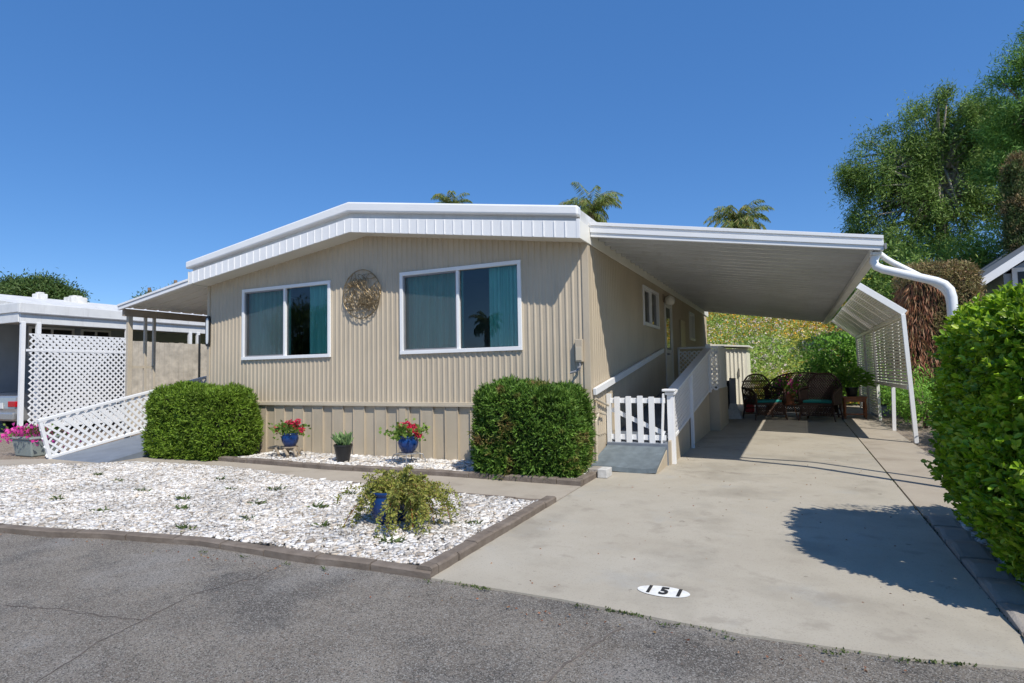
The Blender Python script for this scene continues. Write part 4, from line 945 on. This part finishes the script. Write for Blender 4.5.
for (y, w2) in ((1.75, 1.1), (3.1, .8)): MB().box(-17.0, -16.96, y, y + .06, 2.0, 2.84).box(-17, -16.96, y + w2, y + w2 + .06, 2.0, 2.84).box(-17, -16.96, y + .06, y + w2, 2.78, 2.84).box(-17, -16.96, y + .06, y + w2, 2.0, 2.06).box(-16.99, -16.97, y + w2 / 2, y + w2 / 2 + .06, 2.06, 2.78).build('window_frame', 'white', nb); MB().box(-16.99, -16.985, y + .06, y + w2, 2.06, 2.78).build('window_pane', 'blackpl', nb)
for (x, y, z, s_) in ((-17.6, 2.3, 3.66, .14), (-17.3, 3.1, 3.62, .22)): MB().box(x - s_, x + s_, y - s_, y + s_, z, z + .2).box(x - s_ * .6, x + s_ * .6, y - s_ * .6, y + s_ * .6, z + .2, z + .25).build('roof_vent', 'white_dirty', nb, bevel=.02)
ls = thing('lattice_screen', (-12.95, 1, 0), 'tall white diagonal lattice screen under the neighbouring carport eave', 'lattice screen')
lat = MB(); lattice(lat, 2.15, 2.1, .135, .062, .008, lambda u, v, d: (-12.93 + d, -.16 + u, .25 + v)); lat.build('lattice_panel', 'white', ls)
MB().box(-12.95, -12.91, -.2, 2.0, 1.95, 2.0).box(-12.95, -12.91, -.2, 2.0, .24, .30).build('rail', 'white', ls)
wf = thing('wooden_fence', (-12.9, 4.5, 0), 'weathered vertical board fence panel beside the white lattice screen', 'fence')
mb = MB(); y = 2.12; rr = random.Random(5)
while y < 9: mb.box(-12.92 + rr.uniform(-.004, .004), -12.895, y, y + .135, .05, 2.27 + rr.uniform(-.01, .01)); y += .14
mb.build('boards', 'wood', wf); MB().box(-12.95, -12.925, 2.1, 9, .4, .5).box(-12.95, -12.925, 2.1, 9, 1.8, 1.9).build('rails', 'wood', wf)
MB().tube([(-12.6, 3.78, 0), (-12.6, 3.78, 2.5)], .03, 8).build('post', 'blackmetal', wf)

# car under neighbour's carport
car = thing('parked_car', (-15.65, 2.8, 0), 'silver car seen from behind under the neighbouring carport', 'car')
prof = [(.55, .30), (.50, .62), (.52, .93), (.62, 1.0), (1.25, 1.04), (2.0, 1.42), (3.2, 1.44), (4.0, 1.03), (4.9, .86), (5.1, .6), (5.1, .3)]
mb = MB(); cx0, cx1 = -16.55, -14.78; nP = len(prof)
def wid(z): return .0 if z < 1.0 else (z - 1.0) * .55
vs = [(cx1 - wid(z) - (.06 if y < .6 else 0), y, z) for y, z in prof] + [(cx0 + wid(z) + (.06 if y < .6 else 0), y, z) for y, z in prof]
fs = [tuple(reversed(range(nP))), tuple(range(nP, 2 * nP))] + [(i, (i + 1) % nP, (i + 1) % nP + nP, i + nP) for i in range(nP)]
mb.add(vs, fs); mb.build('body', 'silver', car, bevel=.04)
for xx in (-14.98, -16.35): MB().box(xx - .17, xx + .17, .475, .56, .66, .80).build('tail_light', 'taillight', car, bevel=.015)
MB().box(-16.5, -14.84, .44, .54, .34, .52).build('bumper', 'silver', car, bevel=.03)
MB().box(-15.95, -15.4, .482, .50, .62, .76).build('number_plate', 'signwhite', car)
for y in (1.35, 4.2):
    for xx in (-14.82, -16.7):
        t = MB().tube([(xx, y, .33), (xx + .19, y, .33)], .32, 24).build('wheel', 'tyre', car); MB().tube([(xx + .02, y, .33), (xx + .2, y, .33)], .19, 16).build('rim', 'silver', t)

# ------------------------------------------------------------------ neighbouring home on the right
rn = thing('neighbour_home', (8.6, 13, 0), 'grey neighbouring home with a white gable edge behind the leafy hedge', 'mobile home')
MB().box(6.95, 14, 10, 20, 0, 3.5).build('wall', 'greywall', rn)
mb = MB(); mb.prism([(6.95, 10, 3.4), (10.4, 10, 5.6), (14, 10, 3.4)], (0, 10, 0)); mb.build('gable', 'greywall', rn)
mb = MB(); mb.prism([(6.25, 9.35, 3.14), (10.4, 9.35, 6.02), (14.6, 9.35, 3.14), (14.6, 9.35, 3.0), (10.4, 9.35, 5.86), (6.25, 9.35, 3.0)], (0, 11, 0)); mb.build('roof', 'greymetal', rn)
mb = MB(); mb.prism([(6.2, 9.30, 3.14), (10.4, 9.30, 6.06), (14.65, 9.30, 3.14), (14.65, 9.30, 2.98), (10.4, 9.30, 5.84), (6.2, 9.30, 2.94)], (0, .05, 0)); mb.build('fascia', 'white', rn)
MB().box(7.1, 8.9, 9.95, 10, 2.2, 3.52).build('window_frame', 'white', rn); MB().box(7.2, 7.95, 9.94, 9.95, 2.3, 3.42).build('window_pane', 'blackpl', rn); MB().box(8.05, 8.8, 9.94, 9.95, 2.3, 3.42).build('window_pane', 'blackpl', rn)

# ------------------------------------------------------------------ behind the carport
sh = thing('storage_shed', (.4, 13.3, .17), 'cream ribbed metal storage shed at the end of the driveway', 'shed')
mb = MB(); x = -.6
mb.box(-.6, 1.10, 12.65, 14.2, .1, 1.93)
while x < 1.08: mb.box(x, x + .035, 12.63, 12.65, .18, 1.91); x += .12
mb.build('wall', 'cream', sh)
mb = MB(); mb.add([(-.7, 12.55, 2.09), (1.2, 12.55, 1.96), (1.2, 14.3, 1.96), (-.7, 14.3, 2.09), (-.7, 12.55, 2.15), (1.2, 12.55, 2.02), (1.2, 14.3, 2.02), (-.7, 14.3, 2.15)], [(3, 2, 1, 0), (4, 5, 6, 7), (0, 1, 5, 4), (1, 2, 6, 5), (2, 3, 7, 6), (3, 0, 4, 7)]); mb.build('roof', 'offwhite', sh, bevel=.01)
MB().tube([(.86, 12.62, 1.05), (.86, 12.6, 1.1), (.86, 12.6, 1.26), (.86, 12.62, 1.3)], .012, 6).build('handle', 'blackmetal', sh)
us_ = thing('umbrella_stand', (1.09, 7.5, G(7.5)), 'grey post standing on a stepped pale concrete base beside the ramp', 'post')
frust(mb := MB(), 1.09, 7.5, .40, .40, .22, .2, G(7.5), G(7.5) + .22); frust(mb, 1.09, 7.5, .2, .18, .14, .14, G(7.5) + .22, G(7.5) + .36); mb.build('base', 'rock', us_, bevel=.01)
MB().box(1.02, 1.16, 7.45, 7.55, G(7.5) + .36, 1.07).build('post', 'greymetal', us_, bevel=.006)
bn = thing('rubbish_bin', (.90, 7.9, G(7.9)), 'dark narrow bin beside the landing of the entry ramp', 'bin')
frust(mb := MB(), .90, 7.9, .22, .4, .28, .46, G(7.9), .95); mb.build('body', 'blackpl', bn, bevel=.01); MB().box(.75, 1.05, 7.64, 8.16, .95, 1.0).build('lid', 'blackpl', bn, bevel=.01)
ck = thing('cooler_box', (1.42, 9.6, G(9.6)), 'red box on the ground between the shed and the wicker chair', 'box')
MB().box(1.22, 1.44, 9.3, 9.7, G(9.6), .5).build('body', 'pinkbin', ck, bevel=.02); MB().box(1.20, 1.46, 9.28, 9.72, .5, .56).build('lid', 'signwhite', ck, bevel=.01)

def wicker_chair(loc, rz, label, wide=.68, name='wicker_chair', cat='chair', cushion=True, group=None):
    """built facing -Y at the origin, then moved and turned by its Empty"""
    t = thing(name, (0, 0, 0), label, cat, group); hw = wide / 2
    mb = MB(); mb.box(-hw + .04, hw - .04, -.28, .26, .34, .39); mb.build('seat', 'wicker', t, bevel=.01)
    # back: fan shape weave
    mb = MB(); H0, H1 = .36, 1.0
    def outline(u): return H0 + (H1 + .03 - H0) * (1 - abs(u) ** 3.2 * .45)
    k = -hw
    pts = []
    for i in range(25):
        u = -1 + i / 12; pts.append((u * (hw + .02), .27 + .07 * (outline(u) - H0) / .6, outline(u)))
    mb.tube([(-hw, .26, .2)] + pts + [(hw, .26, .2)], .02, 6)
    for sg in (1, -1):
        c = -2.2
        while c < 2.4:
            seg = []
            for i in range(15):
                z = H0 + (H1 - H0) * i / 14; x = c * hw + sg * (z - H0) * .8
                if abs(x) < hw and z <= outline(x / hw): seg.append((x, .27 + .07 * (z - H0) / .6 + sg * .004, z))
            if len(seg) > 1: mb.tube(seg, .013, 4)
            c += .11 / hw * .5
    for i in range(1, 4):
        z = H0 + i * .17; mb.tube([(-hw, .285 + i * .02, z), (hw, .285 + i * .02, z)], .012, 5)
    mb.build('backrest', 'wicker', t)
    for sx in (-1, 1):
        MB().tube([(sx * hw, .27, .72), (sx * (hw + .05), .05, .70), (sx * (hw + .05), -.22, .66), (sx * hw, -.31, .58), (sx * hw, -.30, .36)], .028, 7).build('armrest', 'wicker', t, smooth=True)
        mb = MB()
        for i in range(8): y = -.26 + i * .07; mb.tube([(sx * (hw + .01), y, .36), (sx * (hw + .04), y, .68)], .013, 4)
        mb.build('side_weave', 'wicker', t)
        for sy in (-1, 1): MB().tube([(sx * (hw - .03), sy * .26, .36), (sx * (hw + .03), sy * .31, 0)], [.022, .018], 7).build('leg', 'wicker', t)
    mb = MB()
    for yy in (-.27, .27): mb.tube([(-hw + i * (2 * hw) / 16, yy, .25 + .06 * math.sin(i * PI)) for i in range(17)], .012, 5); mb.tube([(-hw - .02, yy, .12), (hw + .02, yy, .12)], .012, 5)
    for i in range(9): x = -hw + .04 + i * (2 * hw - .08) / 8; mb.tube([(x, -.28, .34), (x, -.285, .14)], .007, 4)
    for sg in (1, -1):
        for i in range(int(wide / .05) + 4): x = -hw - .1 + i * .055; xa, xb = x, x + sg * .2; mb.tube([(min(hw, max(-hw, xa)), -.29, .34), (min(hw, max(-hw, xb)), -.29, .12)], .009, 4)
    mb.build('apron', 'wicker', t)
    if cushion: MB().box(-hw + .05, hw - .05, -.27, .24, .39, .45).build('cushion', 'teal', t, bevel=.02)
    t.location = loc; t.rotation_euler = (0, 0, rz); return t
g_ = lambda y: G(y) + .0
wicker_chair((1.76, 7.5, g_(7.5)), math.radians(30), 'dark wicker armchair nearest the shed with a teal cushion', group='wicker seats under the carport')
wicker_chair((2.92, 7.45, g_(7.4)), math.radians(-18), 'dark wicker armchair beside the small red brown table', group='wicker seats under the carport')
wicker_chair((2.55, 8.5, g_(8.5)), math.radians(-4), 'wide dark wicker settee behind the two armchairs', wide=1.5, name='wicker_settee', cat='settee', cushion=False, group='wicker seats under the carport')
tb = thing('side_table', (3.62, 8.0, g_(8)), 'small red brown wooden side table beside the shade screen', 'table')
MB().box(3.38, 3.86, 7.78, 8.22, .58, .62).build('table_top', 'redwood', tb, bevel=.008)
for sx in (3.42, 3.82):
    for sy in (7.82, 8.18): MB().lathe([(.022, 0), (.016, .05), (.03, .1), (.018, .17), (.032, .25), (.02, .36), (.028, .46)], (sx, sy, .12), 8).build('leg', 'redwood', tb)
MB().box(3.41, 3.83, 7.8, 8.2, .5, .58).box(3.42, 3.82, 7.99, 8.01, .2, .23).build('apron', 'redwood', tb)
pp = thing('potted_plant', (3.58, 8.0, .62), 'arching green houseplant in a dark pot on the small table', 'potted plant')
MB().lathe([(.09, 0), (.13, .18), (.14, .18), (.14, .2), (.01, .19)], (3.58, 8.0, .62), 16).build('pot', 'blackpl', pp)
rg = np.random.default_rng(9); n = 420; a = rg.uniform(0, 2 * PI, n); rad = rg.uniform(.05, .42, n); P = np.stack([3.56 + np.cos(a) * rad, 8.0 + np.sin(a) * rad * .7, .86 + rg.uniform(0, .45, n) * (1.1 - rad * 1.5)], 1); V, F = leaf_fold(P, np.stack([np.cos(a), np.sin(a), rg.uniform(-.5, .5, n)], 1), .13, .05, rg); mk('leaves', V, F, 'bush', pp)
ft = thing('flower_stand', (2.28, 8.0, g_(8)), 'pot of pink and red flowers on a low stool between the wicker seats', 'potted plant')
MB().lathe([(.10, 0), (.14, .22), (.15, .24), (.01, .23)], (2.28, 8.0, .45), 16).build('pot', 'terracotta', ft); MB().lathe([(.16, 0), (.16, .03), (.01, .03)], (2.28, 8.0, .42), 16).build('stool_top', 'redwood', ft)
for a in (0, 2.1, 4.2): MB().tube([(2.28 + .1 * math.cos(a), 8 + .1 * math.sin(a), .43), (2.28 + .17 * math.cos(a), 8 + .17 * math.sin(a), .12)], .012, 6).build('leg', 'redwood', ft)
n = 260; q = rg.normal(0, 1, (n, 3)) * np.array([.14, .12, .09]); V, F = leaf_quads(q + np.array([2.28, 8, .80]), q + np.array([0, 0, .1]), .09, .06, rg); mk('leaves', V, F, 'geran', ft)
n = 90; q = rg.normal(0, 1, (n, 3)) * np.array([.15, .1, .09]); V, F = leaf_quads(q + np.array([2.28, 7.92, .86]), q + np.array([0, -.1, .1]), .06, .06, rg); mk('blossoms', V, F, 'pink', ft)

# ------------------------------------------------------------------ hill
def hz(x, y):
    t = np.clip((y - 12.9) / 17, 0, 1); b = .19 + 7.2 * (t ** .9) * (1 - .12 * t)
    return b + .14 * np.sin(x * .7 + y * .3) * np.minimum(1, (y - 12.9) * .4) + .08 * np.sin(x * 1.9 + 1) * np.sin(y * 1.3) * np.minimum(1, (y - 12.9) * .4) + np.clip(x + 2, 0, 40) * .02 * t
gx = np.linspace(-70, 60, 200); gy = np.concatenate([np.linspace(12.9, 32, 70), np.linspace(34, 90, 12)])
X, Y = np.meshgrid(gx, gy); Z = hz(X, Y); V = np.stack([X, Y, Z], 2).reshape(-1, 3); nx, ny = len(gx), len(gy)
i = (np.arange(ny - 1)[:, None] * nx + np.arange(nx - 1)[None]).ravel(); F = np.stack([i, i + 1, i + nx + 1, i + nx], 1)
tag(mk('hillside', V, F, 'hill', smooth=True), kind='structure')
def scatter_hill(n, size, mat, label, x0=-5, x1=9, y0=13, y1=26, cl=None, flat=.5, name='ground_cover'):
    x = RNG.uniform(x0, x1, n); y = y0 + (y1 - y0) * RNG.uniform(0, 1, n) ** 1.2
    if cl is not None: k = cl(x, y); x, y = x[k], y[k]
    n = len(x); P = np.stack([x, y, hz(x, y) + RNG.uniform(0, .12, n)], 1); D = rand_unit(n) * np.array([1, 1, flat]) + np.array([0, -.2, .5])
    V, F = leaf_quads(P, D, size * RNG.uniform(.6, 1.3, n), size * .55); return tag(mk(name, V, F, mat), label, 'ground cover', kind='stuff')
scatter_hill(75000, .095, 'cover', 'green ground cover spreading over the hillside')
scatter_hill(46000, .085, 'yellow', 'yellow and orange flowers dotted over the hillside', cl=lambda x, y: (np.sin(x * .9 + y * .6) + np.sin(y * 1.1 - x * .4) + .5 * np.sin(x * 3.1 + y * 2.2) + (y - 16.2) * .55) > RNG.uniform(-.3, 2.2, len(x)), name='hill_flowers')

x = RNG.uniform(-3, 6, 900); y = RNG.uniform(13.3, 20, 900); P = np.stack([x, y, hz(x, y) + .12], 1); P = np.repeat(P, 7, 0) + RNG.normal(0, .035, (6300, 3))
V, F = leaf_quads(P, rand_unit(len(P)), .05, .045); tag(mk('white_flowers', V, F, M['paleflower']), 'pale pink and white flowers scattered on the lower hillside', 'flowers', kind='stuff')
# ------------------------------------------------------------------ trees
def tree(name, label, loc, trunk_h, tr, blobs, nclump, per, spread, L, Wd, mat, cat='tree', seed=1, droop=0., bark='bark', group=None, limbs=26, lean=(0, 0), up_=.2, surf=.55):
    rg = np.random.default_rng(seed); t = thing(name, loc, label, cat, group)
    B = np.array([b[:3] for b in blobs], float); R_ = np.array([b[3:6] for b in blobs], float); wts = (R_.prod(1)) ** .66; wts /= wts.sum()
    k = rg.choice(len(B), nclump, p=wts); d = rand_unit(nclump, rg); rad = rg.uniform(surf, 1.0, nclump) ** .7; C = np.array(loc) + B[k] + d * R_[k] * rad[:, None]
    C[:, 2] = np.maximum(C[:, 2], loc[2] + .3)
    n = nclump * per; cc = np.repeat(C, per, 0); dn = np.repeat(d, per, 0); off = rg.normal(0, 1, (n, 3)) * spread * np.repeat(rg.uniform(.6, 1.4, nclump), per)[:, None]
    if droop: off[:, 2] = off[:, 2] * (1 + droop) - np.abs(rg.normal(0, spread * droop, n)); off[:, :2] *= (.6 if droop > .7 else .95); off[:, 2] *= (1 if droop > .7 else .75)
    P = cc + off; D = unit(dn * .5 + rand_unit(n, rg) + np.array([0, 0, up_ - droop]))
    V, F = leaf_quads(P, D, L * rg.uniform(.6, 1.4, n), Wd, rg, ref=dn * .5 + np.array([0, -.2, .6])); mk('crown', V, F, mat, t)
    mb = MB(); l = Vector(loc); topc = Vector(loc) + Vector((lean[0], lean[1], trunk_h))
    mid = l.lerp(topc, .5) + Vector((rg.normal(0, .1), rg.normal(0, .1), 0)); mb.tube([l - Vector((0, 0, .3)), l + Vector((0, 0, .2)), mid, topc], [tr * 1.35, tr, tr * .8, tr * .55], 10)
    for i in range(min(limbs, nclump)):
        e = Vector(C[i]); s0 = mid.lerp(topc, rg.uniform(0, 1)); m = s0.lerp(e, .5) + Vector((0, 0, .12 * (e - s0).length)); mb.tube([s0, m, e], [tr * .38, tr * .2, tr * .05], 6)
    mb.build('trunk', bark, t, smooth=True); return t
ht = lambda x, y: float(hz(np.array(x), np.array(y)))
tree('pepper_tree', 'large airy drooping tree rising above the carport and shade screen', (8.2, 22, ht(8.2, 22)), 6.2, .26,
     [(-.3, 0, 7.0, 2.2, 1.8, 1.5), (-1.6, 0, 5.6, 2.0, 1.6, 1.6), (-2.9, 0, 4.0, .9, 1.0, 2.0), (1.6, 0, 6.6, 1.8, 1.6, 1.6), (.2, 0, 4.6, 2.2, 1.8, 1.6), (2.6, 0, 4.6, 1.5, 1.6, 2.4), (-1.2, 0, 2.6, 2.2, 1.8, 1.1)], 330, 330, .24, .17, .038, 'tree_a', seed=3, droop=.5, limbs=150, surf=.3, bark='palebark')
tree('willow_tree', 'light green lower tree behind the brown clipped hedge', (7.3, 18, ht(7.3, 18)), 2.0, .16, [(0, 0, 2.2, 1.9, 1.5, 1.2), (-1.2, 0, 1.5, 1.2, 1.2, 1.2), (1.4, 0, 2.0, 1.3, 1.2, 1.4)], 190, 85, .26, .20, .045, 'tree_b', seed=5, droop=.6)
tree('shade_tree', 'dark dense tree close behind the shade screen', (5.4, 15.5, ht(5.4, 15.5)), 1.6, .15, [(0, 0, 2.2, 1.3, 1.2, 1.6), (1.0, 0, 1.5, 1.3, 1.2, 1.3)], 140, 85, .24, .15, .06, 'tree_a', seed=6)
tree('pine_tree', 'tall green pine at the edge, its branches layered above the cypress', (10.6, 16, ht(10.6, 16)), 8.5, .24, [(-.9, 0, 8.6, 1.6, 1.3, .75), (.2, 0, 9.9, 1.4, 1.3, .8), (-1.3, 0, 7.2, 1.6, 1.3, .8), (.6, 0, 7.0, 1.6, 1.5, 1.2), (-1.6, 0, 5.7, 1.1, 1.0, .55), (.2, 0, 5.4, 1.5, 1.5, .8), (.6, 0, 11.0, .9, .9, .6)], 320, 200, .18, .17, .026, 'pine', seed=8, limbs=70, surf=.2)
tree('cypress_tree', 'narrow columnar cypress with brown lower foliage in front of the pine', (8.42, 14.0, ht(8.4, 14)), 6.0, .14, [(0, 0, z, .27 + .03 * math.sin(z * 2), .3, .5) for z in np.arange(.4, 6.4, .4)], 560, 110, .075, .09, .028, 'cypress', seed=9, up_=.8, limbs=10, surf=.6)
# brown clipped hedge
bh = thing('dry_clipped_hedge', (5.25, 8.4, .1), 'tall square clipped hedge, mostly brown, behind the shade screen', 'hedge')
core_box((5.38, 8.9, 1.75), (.66, .8, 1.72), 'branches', bh, 8, .9)
P, nr = rboxshell(16000, (5.38, 8.9, 1.75), (.68, .82, 1.74), 9, .05, .03); D = unit(nr * .35 + np.array([0, 0, -1.0]) + RNG.normal(0, .22, P.shape)); kk = (P[:, 2] < 3.2 + .1 * np.sin(P[:, 0] * 9)) & (P[:, 0] < 5.28 + .12 * np.sin(P[:, 2] * 5))
V, F = leaf_quads(P[kk], D[kk], .22, .022); mk('dry_foliage', V, F, 'browntwig', bh)
P2 = P[~kk]; P2 = np.concatenate([P2 + RNG.normal(0, .04, P2.shape) for _ in range(4)]); V, F = leaf_quads(P2, rand_unit(len(P2)) + np.array([.1, -.3, .5]), .09, .022); mk('green_foliage', V, F, 'browntop', bh)
tree('round_bush', 'rounded green bush on the slope behind the wicker settee', (3.45, 12.2, .17), .8, .06, [(.1, 0, 1.2, .8, .7, .9), (.7, 0, 1.1, .6, .6, 1.0), (-.4, 0, .85, .5, .5, .5)], 130, 50, .13, .11, .055, 'bush', 'bush', seed=12, surf=.5)
tree('low_bush', 'low bush under the shade screen behind its posts', (4.65, 6.3, .1), .3, .04, [(0, 0, .45, .45, 1.0, .4), (0, 1.4, .5, .5, .9, .5)], 90, 50, .12, .08, .03, 'bush', 'bush', seed=14, surf=.3)
tree('low_bush', 'leafy bush between the last post and the tall hedge', (4.75, 3.7, .05), .3, .04, [(.0, 0, .35, .36, .5, .34), (.4, .8, .5, .5, .7, .5)], 110, 50, .10, .07, .028, 'box', 'bush', seed=15, surf=.3)
# palms on the hill
def palm(loc, h, fl, label, seed, nf=34, squash=1.0):
    rg = np.random.default_rng(seed); t = thing('palm_tree', loc, label, 'palm', 'palm trees beyond the home'); base = np.array(loc); top = base + np.array([0, 0, h])
    MB().tube([tuple(base), tuple(base + [.05, 0, h * .5]), tuple(top)], [.26, .2, .2], 10).build('trunk', 'bark', t)
    parts = []
    for i in range(nf):
        a = rg.uniform(0, 2 * PI); el = rg.uniform(-.3, 1.45); ln = fl * rg.uniform(.8, 1.1); hx = np.array([math.cos(a), math.sin(a), 0]); pts = []
        for k in range(16):
            s_ = k / 15; e = el - 1.75 * s_ ** 1.5
            pts.append((pts[-1] if pts else top) + (hx * math.cos(e) + np.array([0, 0, math.sin(e)])) * ln / 15)
        pts = np.array(pts); dd = unit(np.gradient(pts, axis=0)); side = unit(np.cross(dd, np.array([0, 0, 1.])))
        for sg in (-1, 1):
            for r2 in range(3):
                C = pts + dd * (ln / 45) * r2; prof_ = np.sin(np.linspace(.35, PI * .95, 16)); D = unit(side * sg * .6 + dd * .45 - np.array([0, 0, .8]) + rg.normal(0, .10, C.shape)); parts.append(leaf_quads(C, D, .50 * fl / 2.6 * (.35 + prof_), .045, rg))
        C = pts; parts.append(leaf_quads(C, dd, ln / 12, .05, rg))
    V, F = cat_mesh(parts); mk('crown', V, F, 'palm', t); return t
palm((-9.35, 30, ht(-9.3, 30)), 11.9 - ht(-9.3, 30), 2.6, 'palm above the roof end beside the carport, its fronds arching low', 31)
palm((-.1, 30, ht(.5, 30)), 9.9 - ht(.5, 30), 2.1, 'palm with upright golden green fronds behind the middle of the carport', 32)
palm((-20.4, 30.5, ht(-20, 30)), 13.7 - ht(-20, 30), 2.0, 'palm whose crown just clears the roof ridge', 33)
# distant trees at the left
for i, (x, y, rx, rz_, h) in enumerate(((-70.5, 26, 4.2, 2.6, 10.2), (-65.6, 26, 3.9, 2.2, 10.4), (-75, 27, 4, 3, 10.0))):
    tree('distant_tree', ['broad dark green tree beyond the neighbouring roof', 'smaller dark tree beside the roof vents in the distance', 'dark tree at the far edge beyond the neighbouring roof'][i], (x, y, ht(x, y) * 0 + 3), h - 3, .3, [(0, 0, h - 4.1, rx * .8, 3, rz_)], 300, 110, .35, .3, .13, 'darktree', seed=40 + i, group='trees beyond the neighbouring roof')
for i, (x, y, h) in enumerate(((-39.8, 20, 8.6), (-36.9, 20, 8.9))):
    tree('distant_tree', ['small dark treetop just above the awning edge', 'feathery treetop where the awning meets the roof'][i], (x, y, 3), h - 3.6, .2, [(0, 0, h - 5.0, .8, 1.0, .7)], 60, 60, .2, .22, .06, 'darktree', seed=50 + i, group='treetops above the awning', up_=.8)
# across the road (mirrored in the window glass)
tree('shade_tree', 'round street tree across the road from the home', (-28.5, -24, -.3), 2.8, .22, [(0, 0, 4.6, 2.4, 2.2, 2.0), (1, 0, 3.4, 2.2, 1.6, 1.6)], 150, 50, .4, .3, .12, 'darktree', seed=60)
palm((-15.2, -26, -.3), 4.8, 1.2, 'palm across the road from the home', 34)
for i, (x, w2) in enumerate(((-28, 6), (-21, 5), (-14, 5), (-6, 5))):
    tree('low_bush', 'low dark hedge bush across the road from the home', (x, -22, -.2), .6, .06, [(0, 0, 1.3, w2 / 2, .8, 1.2)], 90, 40, .25, .2, .1, 'darktree', 'bush', seed=70 + i, group='bushes across the road')
scene.cycles.max_bounces = 8; scene.cycles.transparent_max_bounces = 16
